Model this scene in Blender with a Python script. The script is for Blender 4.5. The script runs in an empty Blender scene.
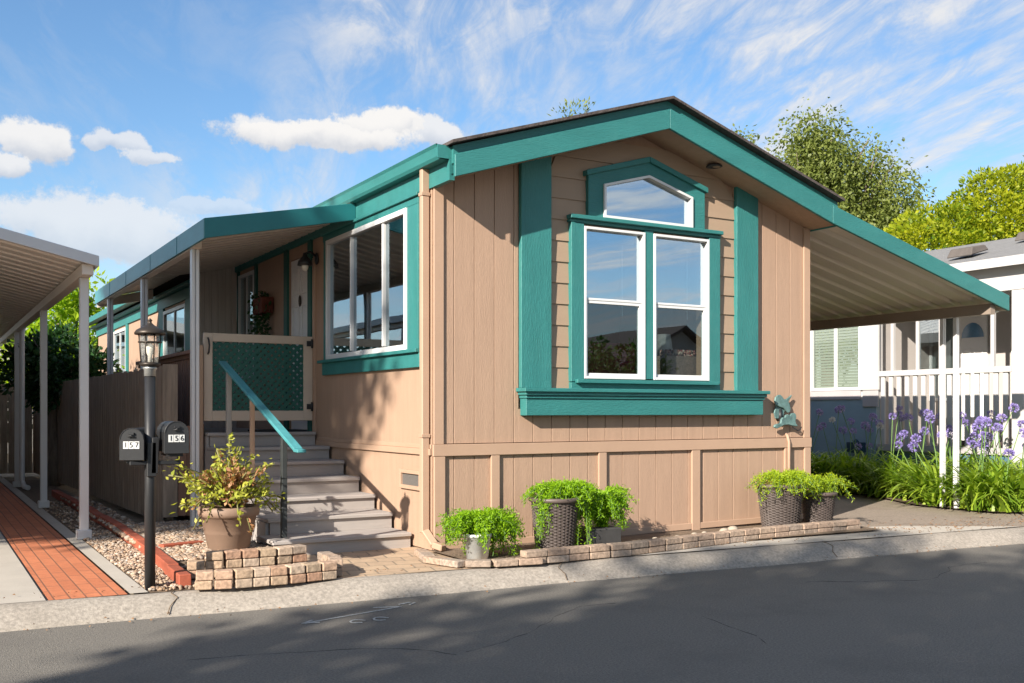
import bpy, bmesh, math, random
import numpy as np
from mathutils import Vector, Matrix
random.seed(7); rng = np.random.default_rng(7)
R = math.radians
sc = bpy.context.scene
COL = sc.collection

# ------------------------------------------------------------------ objects
def tag(o, label=None, cat=None, group=None, kind=None):
    if label: o['label'] = label
    if cat: o['category'] = cat
    if group: o['group'] = group
    if kind: o['kind'] = kind
    return o

def thing(name, label, cat, loc=(0, 0, 0), group=None, rz=0):
    o = bpy.data.objects.new(name, None); COL.objects.link(o)
    o.location = loc; o.rotation_euler = (0, 0, rz); o.empty_display_size = .2
    return tag(o, label, cat, group)

def wloc(o):
    v = Vector((0, 0, 0))
    while o is not None:
        v += Vector(o.location); o = o.parent
    return v

def link_mesh(name, me, mat, parent=None):
    if mat: me.materials.append(mat)
    o = bpy.data.objects.new(name, me); COL.objects.link(o)
    if parent is not None: o.parent = parent
    return o

class MB:
    """collects primitive shapes and links them as one mesh"""
    def __init__(s): s.v = []; s.f = []; s.sm = []
    def add(s, vs, fs, smooth=False):
        n = len(s.v); s.v += [tuple(v) for v in vs]
        for f in fs: s.f.append([i + n for i in f]); s.sm.append(smooth)
        return s
    def hexa(s, p):
        return s.add(p, [(3, 2, 1, 0), (4, 5, 6, 7), (0, 1, 5, 4), (1, 2, 6, 5), (2, 3, 7, 6), (3, 0, 4, 7)])
    def box(s, x0, x1, y0, y1, z0, z1):
        return s.hexa([(x0, y0, z0), (x1, y0, z0), (x1, y1, z0), (x0, y1, z0), (x0, y0, z1), (x1, y0, z1), (x1, y1, z1), (x0, y1, z1)])
    def obox(s, c, ax, ay, az):
        c, ax, ay, az = map(Vector, (c, ax, ay, az))
        return s.hexa([c - ax - ay - az, c + ax - ay - az, c + ax + ay - az, c - ax + ay - az, c - ax - ay + az, c + ax - ay + az, c + ax + ay + az, c - ax + ay + az])
    def bar(s, a, b, w, h, up=(0, 0, 1)):
        a, b = Vector(a), Vector(b); d = (b - a); L = d.length; d.normalize()
        u = Vector(up); x = d.cross(u)
        if x.length < 1e-4: x = d.cross(Vector((0, 1, 0)))
        x.normalize(); u = x.cross(d)
        return s.obox((a + b) / 2, d * L / 2, x * w / 2, u * h / 2)
    def prism_y(s, poly, y0, y1):          # poly of (x,z) counter-clockwise seen from -Y
        n = len(poly)
        vs = [(x, y0, z) for x, z in poly] + [(x, y1, z) for x, z in poly]
        fs = [list(range(n)), list(range(2 * n - 1, n - 1, -1))]
        fs += [(i, i + n, (i + 1) % n + n, (i + 1) % n) for i in range(n)]
        return s.add(vs, fs)
    def prism_x(s, poly, x0, x1):          # poly of (y,z)
        n = len(poly)
        vs = [(x0, y, z) for y, z in poly] + [(x1, y, z) for y, z in poly]
        fs = [list(range(n - 1, -1, -1)), list(range(n, 2 * n))]
        fs += [(i, (i + 1) % n, (i + 1) % n + n, i + n) for i in range(n)]
        return s.add(vs, fs)
    def tube(s, pts, r, n=8, caps=True):
        pts = [Vector(p) for p in pts]; m = len(pts)
        rs = r if isinstance(r, (list, tuple)) else [r] * m
        ref = Vector((0.31, 0.95, 0.05)); vs = []
        for i, p in enumerate(pts):
            d = (pts[min(i + 1, m - 1)] - pts[max(i - 1, 0)])
            if d.length < 1e-6: d = Vector((0, 0, 1))
            d.normalize()
            x = d.cross(ref)
            if x.length < .1: x = d.cross(Vector((1, 0, 0)))
            x.normalize(); y = d.cross(x)
            for k in range(n):
                a = 2 * math.pi * k / n
                vs.append(p + x * (rs[i] * math.cos(a)) + y * (rs[i] * math.sin(a)))
        fs = [(i * n + k, i * n + (k + 1) % n, (i + 1) * n + (k + 1) % n, (i + 1) * n + k) for i in range(m - 1) for k in range(n)]
        s.add(vs, fs, True)
        if caps:
            b = len(s.v) - m * n
            s.f.append([b + k for k in range(n)][::-1]); s.sm.append(False)
            s.f.append([b + (m - 1) * n + k for k in range(n)]); s.sm.append(False)
        return s
    def lathe(s, c, prof, n=24, smooth=True):    # prof of (r,z)
        cx, cy, cz = c; m = len(prof)
        vs = [(cx + r * math.cos(2 * math.pi * k / n), cy + r * math.sin(2 * math.pi * k / n), cz + z) for r, z in prof for k in range(n)]
        fs = [(i * n + k, i * n + (k + 1) % n, (i + 1) * n + (k + 1) % n, (i + 1) * n + k) for i in range(m - 1) for k in range(n)]
        b = len(s.v); s.add(vs, fs, smooth)
        if prof[0][0] > 1e-5: s.f.append([b + k for k in range(n)][::-1]); s.sm.append(False)
        if prof[-1][0] > 1e-5: s.f.append([b + (m - 1) * n + k for k in range(n)]); s.sm.append(False)
        return s
    def blob(s, c, rx, ry, rz, seg=10, rings=6, jit=0):
        vs = [(c[0], c[1], c[2] - rz)]
        for i in range(1, rings):
            t = math.pi * i / rings
            for k in range(seg):
                a = 2 * math.pi * k / seg; j = 1 + random.uniform(-jit, jit)
                vs.append((c[0] + rx * j * math.sin(t) * math.cos(a), c[1] + ry * j * math.sin(t) * math.sin(a), c[2] - rz * j * math.cos(t)))
        vs.append((c[0], c[1], c[2] + rz)); L = len(vs) - 1
        fs = [(0, 1 + (k + 1) % seg, 1 + k) for k in range(seg)]
        for i in range(rings - 2):
            for k in range(seg):
                a = 1 + i * seg; fs.append((a + k, a + (k + 1) % seg, a + seg + (k + 1) % seg, a + seg + k))
        a = 1 + (rings - 2) * seg
        fs += [(a + k, a + (k + 1) % seg, L) for k in range(seg)]
        return s.add(vs, fs, True)
    def build(s, name, mat, parent=None, bev=0, seg=1):
        off = wloc(parent) if parent is not None else Vector((0, 0, 0))
        me = bpy.data.meshes.new(name)
        me.from_pydata([(v[0] - off[0], v[1] - off[1], v[2] - off[2]) for v in s.v], [], s.f)
        me.polygons.foreach_set('use_smooth', s.sm); me.update()
        bm = bmesh.new(); bm.from_mesh(me); bmesh.ops.recalc_face_normals(bm, faces=bm.faces); bm.to_mesh(me); bm.free()
        o = link_mesh(name, me, mat, parent)
        if bev:
            m = o.modifiers.new('bevel', 'BEVEL'); m.width = bev; m.segments = seg; m.limit_method = 'ANGLE'; m.angle_limit = R(40)
        return o
    def top(s, name, mat, label, cat, group=None, bev=0):
        """a thing made of one mesh, origin at its base"""
        xs = [v[0] for v in s.v]; ys = [v[1] for v in s.v]; zs = [v[2] for v in s.v]
        c = ((min(xs) + max(xs)) / 2, (min(ys) + max(ys)) / 2, min(zs))
        s.v = [(v[0] - c[0], v[1] - c[1], v[2] - c[2]) for v in s.v]
        o = s.build(name, mat, None, bev); o.location = c
        return tag(o, label, cat, group)

def holed_wall(name, outer, holes, plane, d0, d1, mat, parent):
    """flat wall with openings; outer / holes are lists of 2D points; plane 'y' (x,z) or 'x' (y,z)"""
    bm = bmesh.new(); edges = []
    P = (lambda a, b, d: (a, d, b)) if plane == 'y' else (lambda a, b, d: (d, a, b))
    for loop in [outer] + holes:
        vs = [bm.verts.new(P(a, b, d0)) for a, b in loop]
        edges += [bm.edges.new((vs[i], vs[(i + 1) % len(vs)])) for i in range(len(vs))]
    bmesh.ops.triangle_fill(bm, use_beauty=True, use_dissolve=False, edges=edges)
    r = bmesh.ops.extrude_face_region(bm, geom=bm.faces[:])
    dv = (0, d1 - d0, 0) if plane == 'y' else (d1 - d0, 0, 0)
    bmesh.ops.translate(bm, vec=dv, verts=[g for g in r['geom'] if isinstance(g, bmesh.types.BMVert)])
    bmesh.ops.recalc_face_normals(bm, faces=bm.faces)
    off = wloc(parent); bmesh.ops.translate(bm, vec=-off, verts=bm.verts)
    me = bpy.data.meshes.new(name); bm.to_mesh(me); bm.free()
    return link_mesh(name, me, mat, parent)

def copy_tree(o, parent=None):
    c = o.copy(); COL.objects.link(c)
    if parent is not None: c.parent = parent
    for ch in list(o.children): copy_tree(ch, c)
    return c

# ------------------------------------------------------------------ materials
def newmat(name):
    m = bpy.data.materials.new(name); m.use_nodes = True
    nt = m.node_tree; nt.nodes.clear()
    out = nt.nodes.new('ShaderNodeOutputMaterial'); b = nt.nodes.new('ShaderNodeBsdfPrincipled')
    nt.links.new(b.outputs[0], out.inputs[0])
    return m, nt, b, out

def M(name, base, rough=.6, var=.12, scale=3, bump=.15, bscale=60, stretch=(1, 1, 1), metal=0, spec=.4, dirt=0, dirtcol=(.1, .08, .06), dscale=1.2, bdist=.004):
    m, nt, b, out = newmat(name); N = nt.nodes; L = nt.links
    tc = N.new('ShaderNodeTexCoord'); mp = N.new('ShaderNodeMapping'); mp.inputs['Scale'].default_value = stretch
    L.new(tc.outputs['Object'], mp.inputs[0])
    n1 = N.new('ShaderNodeTexNoise'); n1.inputs['Scale'].default_value = scale; n1.inputs['Detail'].default_value = 6; n1.inputs['Roughness'].default_value = .65
    L.new(mp.outputs[0], n1.inputs[0])
    cr = N.new('ShaderNodeValToRGB')
    cr.color_ramp.elements[0].position = .3; cr.color_ramp.elements[1].position = .7
    cr.color_ramp.elements[0].color = tuple(c * (1 - var) for c in base) + (1,)
    cr.color_ramp.elements[1].color = tuple(min(1, c * (1 + var)) for c in base) + (1,)
    L.new(n1.outputs[0], cr.inputs[0]); col = cr.outputs[0]
    if dirt:
        n3 = N.new('ShaderNodeTexNoise'); n3.inputs['Scale'].default_value = dscale; n3.inputs['Detail'].default_value = 8; n3.inputs['Roughness'].default_value = .7
        L.new(tc.outputs['Object'], n3.inputs[0])
        r2 = N.new('ShaderNodeMapRange'); r2.inputs[1].default_value = .5; r2.inputs[2].default_value = .75; r2.inputs[4].default_value = dirt
        L.new(n3.outputs[0], r2.inputs[0])
        mx = N.new('ShaderNodeMix'); mx.data_type = 'RGBA'; mx.inputs[7].default_value = dirtcol + (1,)
        L.new(r2.outputs[0], mx.inputs[0]); L.new(col, mx.inputs[6]); col = mx.outputs[2]
    L.new(col, b.inputs['Base Color'])
    b.inputs['Roughness'].default_value = rough; b.inputs['Metallic'].default_value = metal; b.inputs['Specular IOR Level'].default_value = spec
    if bump:
        n2 = N.new('ShaderNodeTexNoise'); n2.inputs['Scale'].default_value = bscale; n2.inputs['Detail'].default_value = 5
        L.new(mp.outputs[0], n2.inputs[0])
        bp = N.new('ShaderNodeBump'); bp.inputs['Strength'].default_value = bump; bp.inputs['Distance'].default_value = bdist
        L.new(n2.outputs[0], bp.inputs['Height']); L.new(bp.outputs[0], b.inputs['Normal'])
    return m

def M_island(name, cols, rough=.7, bump=.2, bscale=40):
    """colour varies from piece to piece (stones, pavers, bricks)"""
    m, nt, b, out = newmat(name); N = nt.nodes; L = nt.links
    g = N.new('ShaderNodeNewGeometry'); cr = N.new('ShaderNodeValToRGB')
    el = cr.color_ramp.elements
    while len(el) < len(cols): el.new(.5)
    for i, c in enumerate(cols): el[i].position = i / (len(cols) - 1); el[i].color = c + (1,)
    oi = N.new('ShaderNodeObjectInfo'); ad = N.new('ShaderNodeMath'); ad.operation = 'ADD'; L.new(g.outputs['Random Per Island'], ad.inputs[0]); L.new(oi.outputs['Random'], ad.inputs[1])
    fr = N.new('ShaderNodeMath'); fr.operation = 'FRACT'; L.new(ad.outputs[0], fr.inputs[0]); L.new(fr.outputs[0], cr.inputs[0])
    tc = N.new('ShaderNodeTexCoord'); n = N.new('ShaderNodeTexNoise'); n.inputs['Scale'].default_value = bscale; n.inputs['Detail'].default_value = 6
    L.new(tc.outputs['Object'], n.inputs[0])
    mr = N.new('ShaderNodeMapRange'); mr.inputs[1].default_value = .3; mr.inputs[2].default_value = .7; mr.inputs[3].default_value = .62; mr.inputs[4].default_value = 1.3; L.new(n.outputs[0], mr.inputs[0])
    mx = N.new('ShaderNodeMix'); mx.data_type = 'RGBA'; mx.blend_type = 'MULTIPLY'; mx.inputs[0].default_value = 1
    L.new(cr.outputs[0], mx.inputs[6]); L.new(mr.outputs[0], mx.inputs[7]); L.new(mx.outputs[2], b.inputs['Base Color'])
    bp = N.new('ShaderNodeBump'); bp.inputs['Strength'].default_value = bump; bp.inputs['Distance'].default_value = .006
    L.new(n.outputs[0], bp.inputs['Height']); L.new(bp.outputs[0], b.inputs['Normal'])
    b.inputs['Roughness'].default_value = rough
    return m

def M_leaf(name, c1, c2, trans=.35, rough=.5):
    m, nt, b, out = newmat(name); N = nt.nodes; L = nt.links
    g = N.new('ShaderNodeNewGeometry'); at = N.new('ShaderNodeAttribute'); at.attribute_name = 'tint'
    ad = N.new('ShaderNodeMath'); ad.operation = 'MULTIPLY_ADD'; ad.inputs[1].default_value = .5
    L.new(g.outputs['Random Per Island'], ad.inputs[0]); 
    hf = N.new('ShaderNodeMath'); hf.operation = 'MULTIPLY'; hf.inputs[1].default_value = .5; L.new(at.outputs['Fac'], hf.inputs[0]); L.new(hf.outputs[0], ad.inputs[2])
    cr = N.new('ShaderNodeValToRGB'); cr.color_ramp.elements[0].color = c1 + (1,); cr.color_ramp.elements[1].color = c2 + (1,)
    L.new(ad.outputs[0], cr.inputs[0]); L.new(cr.outputs[0], b.inputs['Base Color'])
    b.inputs['Roughness'].default_value = rough; b.inputs['Specular IOR Level'].default_value = .3
    tr = N.new('ShaderNodeBsdfTranslucent')
    gm = N.new('ShaderNodeMix'); gm.data_type = 'RGBA'; gm.blend_type = 'MULTIPLY'; gm.inputs[0].default_value = 1; gm.inputs[7].default_value = (1.5, 1.6, .7, 1)
    L.new(cr.outputs[0], gm.inputs[6]); L.new(gm.outputs[2], tr.inputs[0])
    ms = N.new('ShaderNodeMixShader'); ms.inputs[0].default_value = trans
    L.new(b.outputs[0], ms.inputs[1]); L.new(tr.outputs[0], ms.inputs[2]); L.new(ms.outputs[0], out.inputs[0])
    return m

def M_glass(name, refl=.3, tint=(.75, .8, .8)):
    m = bpy.data.materials.new(name); m.use_nodes = True; nt = m.node_tree; nt.nodes.clear(); N = nt.nodes; L = nt.links
    out = N.new('ShaderNodeOutputMaterial'); t = N.new('ShaderNodeBsdfTransparent'); t.inputs[0].default_value = tint + (1,)
    g = N.new('ShaderNodeBsdfGlossy'); g.inputs['Roughness'].default_value = .006; g.inputs[0].default_value = (.80, .91, 1, 1)
    tc = N.new('ShaderNodeTexCoord'); nz = N.new('ShaderNodeTexNoise'); nz.inputs['Scale'].default_value = 2.2; nz.inputs['Detail'].default_value = 0
    L.new(tc.outputs['Object'], nz.inputs[0]); bp = N.new('ShaderNodeBump'); bp.inputs['Strength'].default_value = .05; bp.inputs['Distance'].default_value = .02
    L.new(nz.outputs[0], bp.inputs['Height']); L.new(bp.outputs[0], g.inputs['Normal'])
    lw = N.new('ShaderNodeLayerWeight'); pw = N.new('ShaderNodeMath'); pw.operation = 'POWER'; pw.inputs[1].default_value = 5; L.new(lw.outputs['Facing'], pw.inputs[0])
    a = N.new('ShaderNodeMath'); a.operation = 'ADD'; a.use_clamp = True; a.inputs[1].default_value = refl + .04; L.new(pw.outputs[0], a.inputs[0])
    ms = N.new('ShaderNodeMixShader'); L.new(a.outputs[0], ms.inputs[0]); L.new(t.outputs[0], ms.inputs[1]); L.new(g.outputs[0], ms.inputs[2]); L.new(ms.outputs[0], out.inputs[0])
    return m

def M_brick(name, c1, c2, mortar, w, h, rot=0, msize=.008, rough=.85, bump=.5, offset=.5, stain=None):
    m, nt, b, out = newmat(name); N = nt.nodes; L = nt.links
    tc = N.new('ShaderNodeTexCoord'); mp = N.new('ShaderNodeMapping'); mp.inputs['Rotation'].default_value = (0, 0, rot)
    L.new(tc.outputs['Object'], mp.inputs[0])
    br = N.new('ShaderNodeTexBrick'); br.inputs['Scale'].default_value = 1; br.inputs['Brick Width'].default_value = w; br.inputs['Row Height'].default_value = h
    br.inputs['Mortar Size'].default_value = msize; br.inputs['Mortar Smooth'].default_value = .3; br.offset = offset
    br.inputs['Color1'].default_value = c1 + (1,); br.inputs['Color2'].default_value = c2 + (1,); br.inputs['Mortar'].default_value = mortar + (1,); br.inputs['Bias'].default_value = 0
    L.new(mp.outputs[0], br.inputs[0])
    n = N.new('ShaderNodeTexNoise'); n.inputs['Scale'].default_value = 14; n.inputs['Detail'].default_value = 8; n.inputs['Roughness'].default_value = .7
    L.new(tc.outputs['Object'], n.inputs[0])
    mr = N.new('ShaderNodeMapRange'); mr.inputs[3].default_value = .65; mr.inputs[4].default_value = 1.3; L.new(n.outputs[0], mr.inputs[0])
    mx = N.new('ShaderNodeMix'); mx.data_type = 'RGBA'; mx.blend_type = 'MULTIPLY'; mx.inputs[0].default_value = 1
    L.new(br.outputs[0], mx.inputs[6]); L.new(mr.outputs[0], mx.inputs[7]); L.new(mx.outputs[2], b.inputs['Base Color'])
    bp = N.new('ShaderNodeBump'); bp.inputs['Strength'].default_value = bump; bp.inputs['Distance'].default_value = .01; bp.invert = True
    L.new(br.outputs['Fac'], bp.inputs['Height'])
    b2 = N.new('ShaderNodeBump'); b2.inputs['Strength'].default_value = .25; b2.inputs['Distance'].default_value = .006
    n2 = N.new('ShaderNodeTexNoise'); n2.inputs['Scale'].default_value = 70; L.new(tc.outputs['Object'], n2.inputs[0]); L.new(n2.outputs[0], b2.inputs['Height'])
    L.new(bp.outputs[0], b2.inputs['Normal']); L.new(b2.outputs[0], b.inputs['Normal'])
    b.inputs['Roughness'].default_value = rough
    return m

tan = M('tan_paint', (.395, .26, .18), .66, .07, 2.5, .55, 48, (6, 6, .5), bdist=.006, dirt=.16, dirtcol=(.31, .205, .14), dscale=1.6)
tan_trim = M('tan_trim_paint', (.415, .275, .19), .58, .05, 1.5, .2, 60, (2, 2, 2))
taupe = M('lap_siding_paint', (.34, .24, .165), .62, .05, 1.5, .2, 55, (.6, 6, 6))
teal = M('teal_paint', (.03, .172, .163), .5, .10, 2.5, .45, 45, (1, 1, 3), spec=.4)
teal_h = M('teal_paint_boards', (.03, .172, .163), .5, .10, 2.5, .5, 40, (.5, 3, 3), spec=.4, bdist=.009, dirt=.22, dirtcol=(.07, .24, .22), dscale=6)
teal_v = M('teal_paint_trim', (.03, .172, .163), .5, .10, 2.5, .5, 40, (3, 3, .5), spec=.4, bdist=.009, dirt=.22, dirtcol=(.07, .24, .22), dscale=6)
teal_skylit = M('weathered_skylit_teal_metal', (.05, .21, .24), .42, .18, 2.2, .1, 30, (1, .6, 3), spec=.5, dirt=.25, dirtcol=(.12, .25, .28), dscale=2)  # weathered teal, with the bluish skylight of its shade put into the colour
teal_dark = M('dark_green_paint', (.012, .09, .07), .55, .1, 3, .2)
rail_paint = M('worn_turquoise_paint', (.065, .26, .275), .5, .2, 5, .2, 40, (3, .4, 3), dirt=.35, dirtcol=(.2, .45, .45), dscale=5)
white_vinyl = M('white_vinyl', (.66, .66, .65), .35, .03, 2, .02)
white_paint = M('white_paint', (.48, .46, .445), .5, .05, 2, .08, 50)
pan_under = M('almond_metal', (.68, .60, .52), .45, .06, 1.2, .03, 20, dirt=.12, dirtcol=(.25, .18, .12))
pan_white = M('offwhite_metal', (.78, .71, .63), .42, .06, 1.0, .03, 20, dirt=.15, dirtcol=(.28, .2, .14))
post_white = M('white_post_metal', (.60, .59, .58), .4, .05, 2, .03, 20, dirt=.15, dirtcol=(.4, .36, .3))
fascia_grey = M('pale_grey_fascia', (.55, .56, .58), .4, .05, 1.5, .03, 20, dirt=.1, dirtcol=(.35, .33, .3))
shingle = M('brown_shingle', (.075, .06, .055), .9, .35, 14, .8, 50, (1, 1, 1), bdist=.01)
vent_mat = M('dark_roof_vent', (.10, .085, .075), .8, .2, 8, .3)
shingle_grey = M('grey_shingle', (.20, .195, .19), .9, .22, 9, .8, 40, (4, .7, 1), bdist=.01)
step_grey = M('grey_deck_paint', (.36, .325, .30), .65, .10, 2.5, .2, 40, (1, 8, 8), dirt=.25, dirtcol=(.42, .38, .33), dscale=3)
fence_wood = M('weathered_dark_fence', (.29, .225, .17), .9, .35, 4, .6, 30, (5, 5, .5), bdist=.008)
red_wood = M('weathered_redwood', (.25, .14, .095), .85, .3, 4, .5, 30, (6, 6, .4), bdist=.006)
tan_wood = M('tan_wood_post', (.42, .28, .19), .7, .15, 3, .3, 30, (6, 6, .4))
shade_grey_panel = M('shaded_vertical_panel', (.54, .48, .43), .65, .12, 2.5, .3, 40, (8, 8, .5))  # tan siding, the bluish grey of its shade put into the colour
dark_metal = M('black_metal', (.018, .018, .019), .45, .15, 6, .1, 50, spec=.5)
mail_metal = M('black_mailbox_metal', (.022, .022, .023), .42, .2, 4, .1, 40, spec=.5)
zinc = M('galvanized_metal', (.42, .43, .42), .4, .15, 5, .05, 40, metal=.7)
lamp_metal = M('dark_bronze_metal', (.05, .04, .032), .45, .2, 6, .1, 40, metal=.5)
concrete = M('pale_concrete', (.45, .405, .345), .85, .1, 1.8, .3, 90, dirt=.25, dirtcol=(.33, .29, .24), dscale=1.5)
kerb_mat = M('speckled_kerb_concrete', (.31, .272, .228), .9, .33, 42, .6, 120, dirt=.55, dirtcol=(.22, .19, .155), dscale=3)
asphalt = M('worn_asphalt', (.175, .16, .138), .9, .38, 75, .8, 150, dirt=.7, dirtcol=(.11, .10, .09), dscale=.9, bdist=.01)
asphalt2 = M('driveway_asphalt', (.26, .21, .165), .9, .3, 40, .5, 120, dirt=.6, dirtcol=(.14, .105, .075), dscale=1.6)
soil = M('brown_soil', (.17, .12, .08), .95, .35, 12, .9, 40, bdist=.02)
earth = M('yard_earth', (.22, .18, .13), .95, .3, 6, .6, 40, bdist=.02)
brick_strip = M_brick('red_brick_paving', (.56, .19, .085), (.47, .15, .065), (.24, .10, .055), .42, .0965, R(90), .006, .85, .5)
walk_pavers = M_brick('tan_walk_pavers', (.50, .36, .235), (.42, .30, .20), (.26, .2, .14), .22, .2, R(12), .009, .85, .5)
paver_mat = M_island('tumbled_tan_pavers', [(.30, .21, .14), (.44, .31, .205), (.36, .21, .135), (.48, .36, .26), (.33, .255, .195), (.40, .29, .19)], .88, .9, 38)
border_mat = M_island('border_pavers', [(.32, .225, .165), (.40, .29, .21), (.28, .215, .165), (.37, .29, .23)], .9, .9, 38)
pebble_mat = M_island('gravel_stones', [(.24, .165, .11), (.42, .32, .23), (.34, .21, .13), (.52, .44, .36), (.18, .13, .10), (.40, .27, .17)], .8, .1, 60)
red_edge = M('red_stained_timber', (.34, .085, .045), .8, .25, 5, .4, 40, (2, .6, 2), dirt=.3, dirtcol=(.16, .06, .04), dscale=4)
terracotta = M('brown_glazed_clay', (.235, .155, .11), .6, .12, 4, .15, 40)
wicker_mat = M('dark_wicker', (.088, .070, .062), .55, .25, 30, .3, 80)
rim_mat = M('dark_pot_rim', (.10, .075, .065), .5, .15, 8, .1)
grey_pot = M('grey_stone_pot', (.045, .043, .042), .8, .2, 8, .3)
white_pot = M('white_stained_pot', (.62, .62, .60), .6, .15, 6, .1, 40, dirt=.5, dirtcol=(.3, .3, .28), dscale=9)
patina = M('green_patina_copper', (.12, .21, .20), .6, .4, 14, .3, 60, metal=.3, dirt=.5, dirtcol=(.24, .36, .33), dscale=16)
bark = M('tree_bark', (.16, .125, .095), .95, .35, 6, .8, 20, (3, 3, .6), bdist=.02)
birch_bark = M('pale_birch_bark', (.42, .39, .35), .9, .35, 6, .5, 20, (2, 2, 1))
room_wall = M('interior_wall', (.42, .36, .30), .9, .03, 1, 0)
room_floor = M('interior_carpet', (.20, .16, .13), .95, .1, 5, 0)
red_cloth = M('red_upholstery', (.30, .025, .045), .9, .2, 8, .2)
cream_cloth = M('cream_upholstery', (.55, .50, .43), .9, .1, 8, .2)
lampshade_mat = M('white_lampshade', (.85, .84, .82), .8, .03, 3, 0)
basket_mat = M_island('berry_basket', [(.10, .03, .03), (.30, .08, .06), (.45, .35, .28), (.05, .02, .02)], .6, .1)
blind_mat = M('pale_blind', (.26, .29, .25), .6, .04, 1, 0)
blue_paint = M('slate_blue_paint', (.24, .33, .39), .6, .1, 2, .1, 30)
grey_trim = M('grey_purple_trim', (.40, .37, .37), .6, .06, 2, .1)
door_white = M('white_door_paint', (.74, .72, .70), .45, .03, 2, .03)
ornament_red = M('rust_red_basket', (.14, .035, .02), .8, .3, 10, .3)
number_white = M('white_number_tile', (.6, .6, .58), .5, .02, 3, 0)
number_black = M('black_digit', (.02, .02, .02), .5, .02, 3, 0)
chalk = M('worn_white_road_paint', (.40, .40, .39), .9, .4, 40, .2)
bulb_mat = M('frosted_bulb', (.85, .80, .68), .4, .02, 3, 0)
mat_dark = M('doormat_rubber', (.02, .02, .022), .8, .2, 20, .4)
purple = M_leaf('agapanthus_petals', (.22, .17, .50), (.46, .38, .80), .35)
palepurple = M_leaf('faded_agapanthus_petals', (.55, .5, .7), (.7, .66, .82), .35)
strap = M_leaf('agapanthus_strap_leaf', (.07, .18, .015), (.38, .48, .045), .35, .35)
stemgreen = M('flower_stem_green', (.11, .2, .045), .5, .15, 5, 0)
fern_yellow = M_leaf('yellowish_fern_leaf', (.20, .31, .008), (.42, .50, .03), .4)
fern_dry = M_leaf('dry_fern_leaf', (.28, .17, .06), (.42, .28, .12), .3)
fern = M_leaf('asparagus_fern_leaf', (.13, .28, .006), (.30, .47, .015), .4)
jade = M_leaf('yellow_green_succulent_leaf', (.20, .27, .03), (.55, .52, .09), .35)
rust = M_leaf('rusty_succulent_leaf', (.28, .12, .06), (.48, .28, .14), .25)
birch_leaf = M_leaf('olive_birch_leaf', (.085, .12, .022), (.24, .27, .07), .35)
lime_leaf = M_leaf('yellow_green_leaf', (.06, .15, .008), (.46, .45, .02), .4)
bright_leaf = M_leaf('lime_green_leaf', (.12, .24, .01), (.40, .50, .03), .55)
dark_leaf = M_leaf('dark_glossy_leaf', (.012, .04, .012), (.04, .10, .03), .2, .35)
mid_leaf = M_leaf('mid_green_leaf', (.03, .075, .015), (.09, .17, .035), .35)
glass = M_glass('window_glass', .075)
glass_dark = M_glass('side_window_glass', .3)
glass_up = M_glass('window_glass_tall', .5)
def M_frost(name, fac):
    m = bpy.data.materials.new(name); m.use_nodes = True; nt = m.node_tree; nt.nodes.clear(); N = nt.nodes; L = nt.links
    out = N.new('ShaderNodeOutputMaterial'); t = N.new('ShaderNodeBsdfTransparent'); d = N.new('ShaderNodeBsdfTranslucent'); d.inputs[0].default_value = (.9, .88, .8, 1)
    p = N.new('ShaderNodeBsdfPrincipled'); p.inputs['Base Color'].default_value = (.7, .68, .62, 1); p.inputs['Roughness'].default_value = .12
    a = N.new('ShaderNodeAddShader'); ms = N.new('ShaderNodeMixShader'); m2 = N.new('ShaderNodeMixShader'); ms.inputs[0].default_value = .5; L.new(d.outputs[0], ms.inputs[1]); L.new(p.outputs[0], ms.inputs[2])
    tc = N.new('ShaderNodeTexCoord'); nz = N.new('ShaderNodeTexNoise'); nz.inputs['Scale'].default_value = 45; L.new(tc.outputs['Object'], nz.inputs[0])
    mr = N.new('ShaderNodeMapRange'); mr.inputs[1].default_value = .35; mr.inputs[2].default_value = .65; mr.inputs[3].default_value = fac - .2; mr.inputs[4].default_value = fac + .2; L.new(nz.outputs[0], mr.inputs[0]); L.new(mr.outputs[0], m2.inputs[0])
    L.new(t.outputs[0], m2.inputs[1]); L.new(ms.outputs[0], m2.inputs[2]); L.new(m2.outputs[0], out.inputs[0]); return m
glass_clear = M_frost('seeded_lantern_glass', .30)

# ------------------------------------------------------------------ foliage
def leaves(name, P, D, Ls, W, mat, parent=None, tint=None, fold=0.0):
    P = np.asarray(P, float); D = np.asarray(D, float); n = len(P)
    D /= np.linalg.norm(D, axis=1, keepdims=True) + 1e-9
    rv = rng.normal(size=(n, 3)); Wd = np.cross(D, rv); Wd /= np.linalg.norm(Wd, axis=1, keepdims=True) + 1e-9
    Nn = np.cross(D, Wd)
    Ls = np.broadcast_to(Ls, n)[:, None]; W = np.broadcast_to(W, n)[:, None]
    V = np.empty((n, 4, 3))
    V[:, 0] = P; V[:, 1] = P + D * Ls * .5 + Wd * W * .5 + Nn * W * fold; V[:, 2] = P + D * Ls; V[:, 3] = P + D * Ls * .5 - Wd * W * .5 + Nn * W * fold
    off = np.array(wloc(parent)) if parent is not None else np.zeros(3)
    V = (V - off).reshape(-1, 3)
    me = bpy.data.meshes.new(name); me.vertices.add(n * 4); me.loops.add(n * 4); me.polygons.add(n)
    me.vertices.foreach_set('co', V.ravel()); me.loops.foreach_set('vertex_index', np.arange(n * 4, dtype=np.int32))
    me.polygons.foreach_set('loop_start', np.arange(0, n * 4, 4, dtype=np.int32)); me.update(calc_edges=True)
    if tint is not None:
        a = me.attributes.new('tint', 'FLOAT', 'POINT'); a.data.foreach_set('value', np.repeat(np.asarray(tint, float), 4))
    return link_mesh(name, me, mat, parent)

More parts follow.
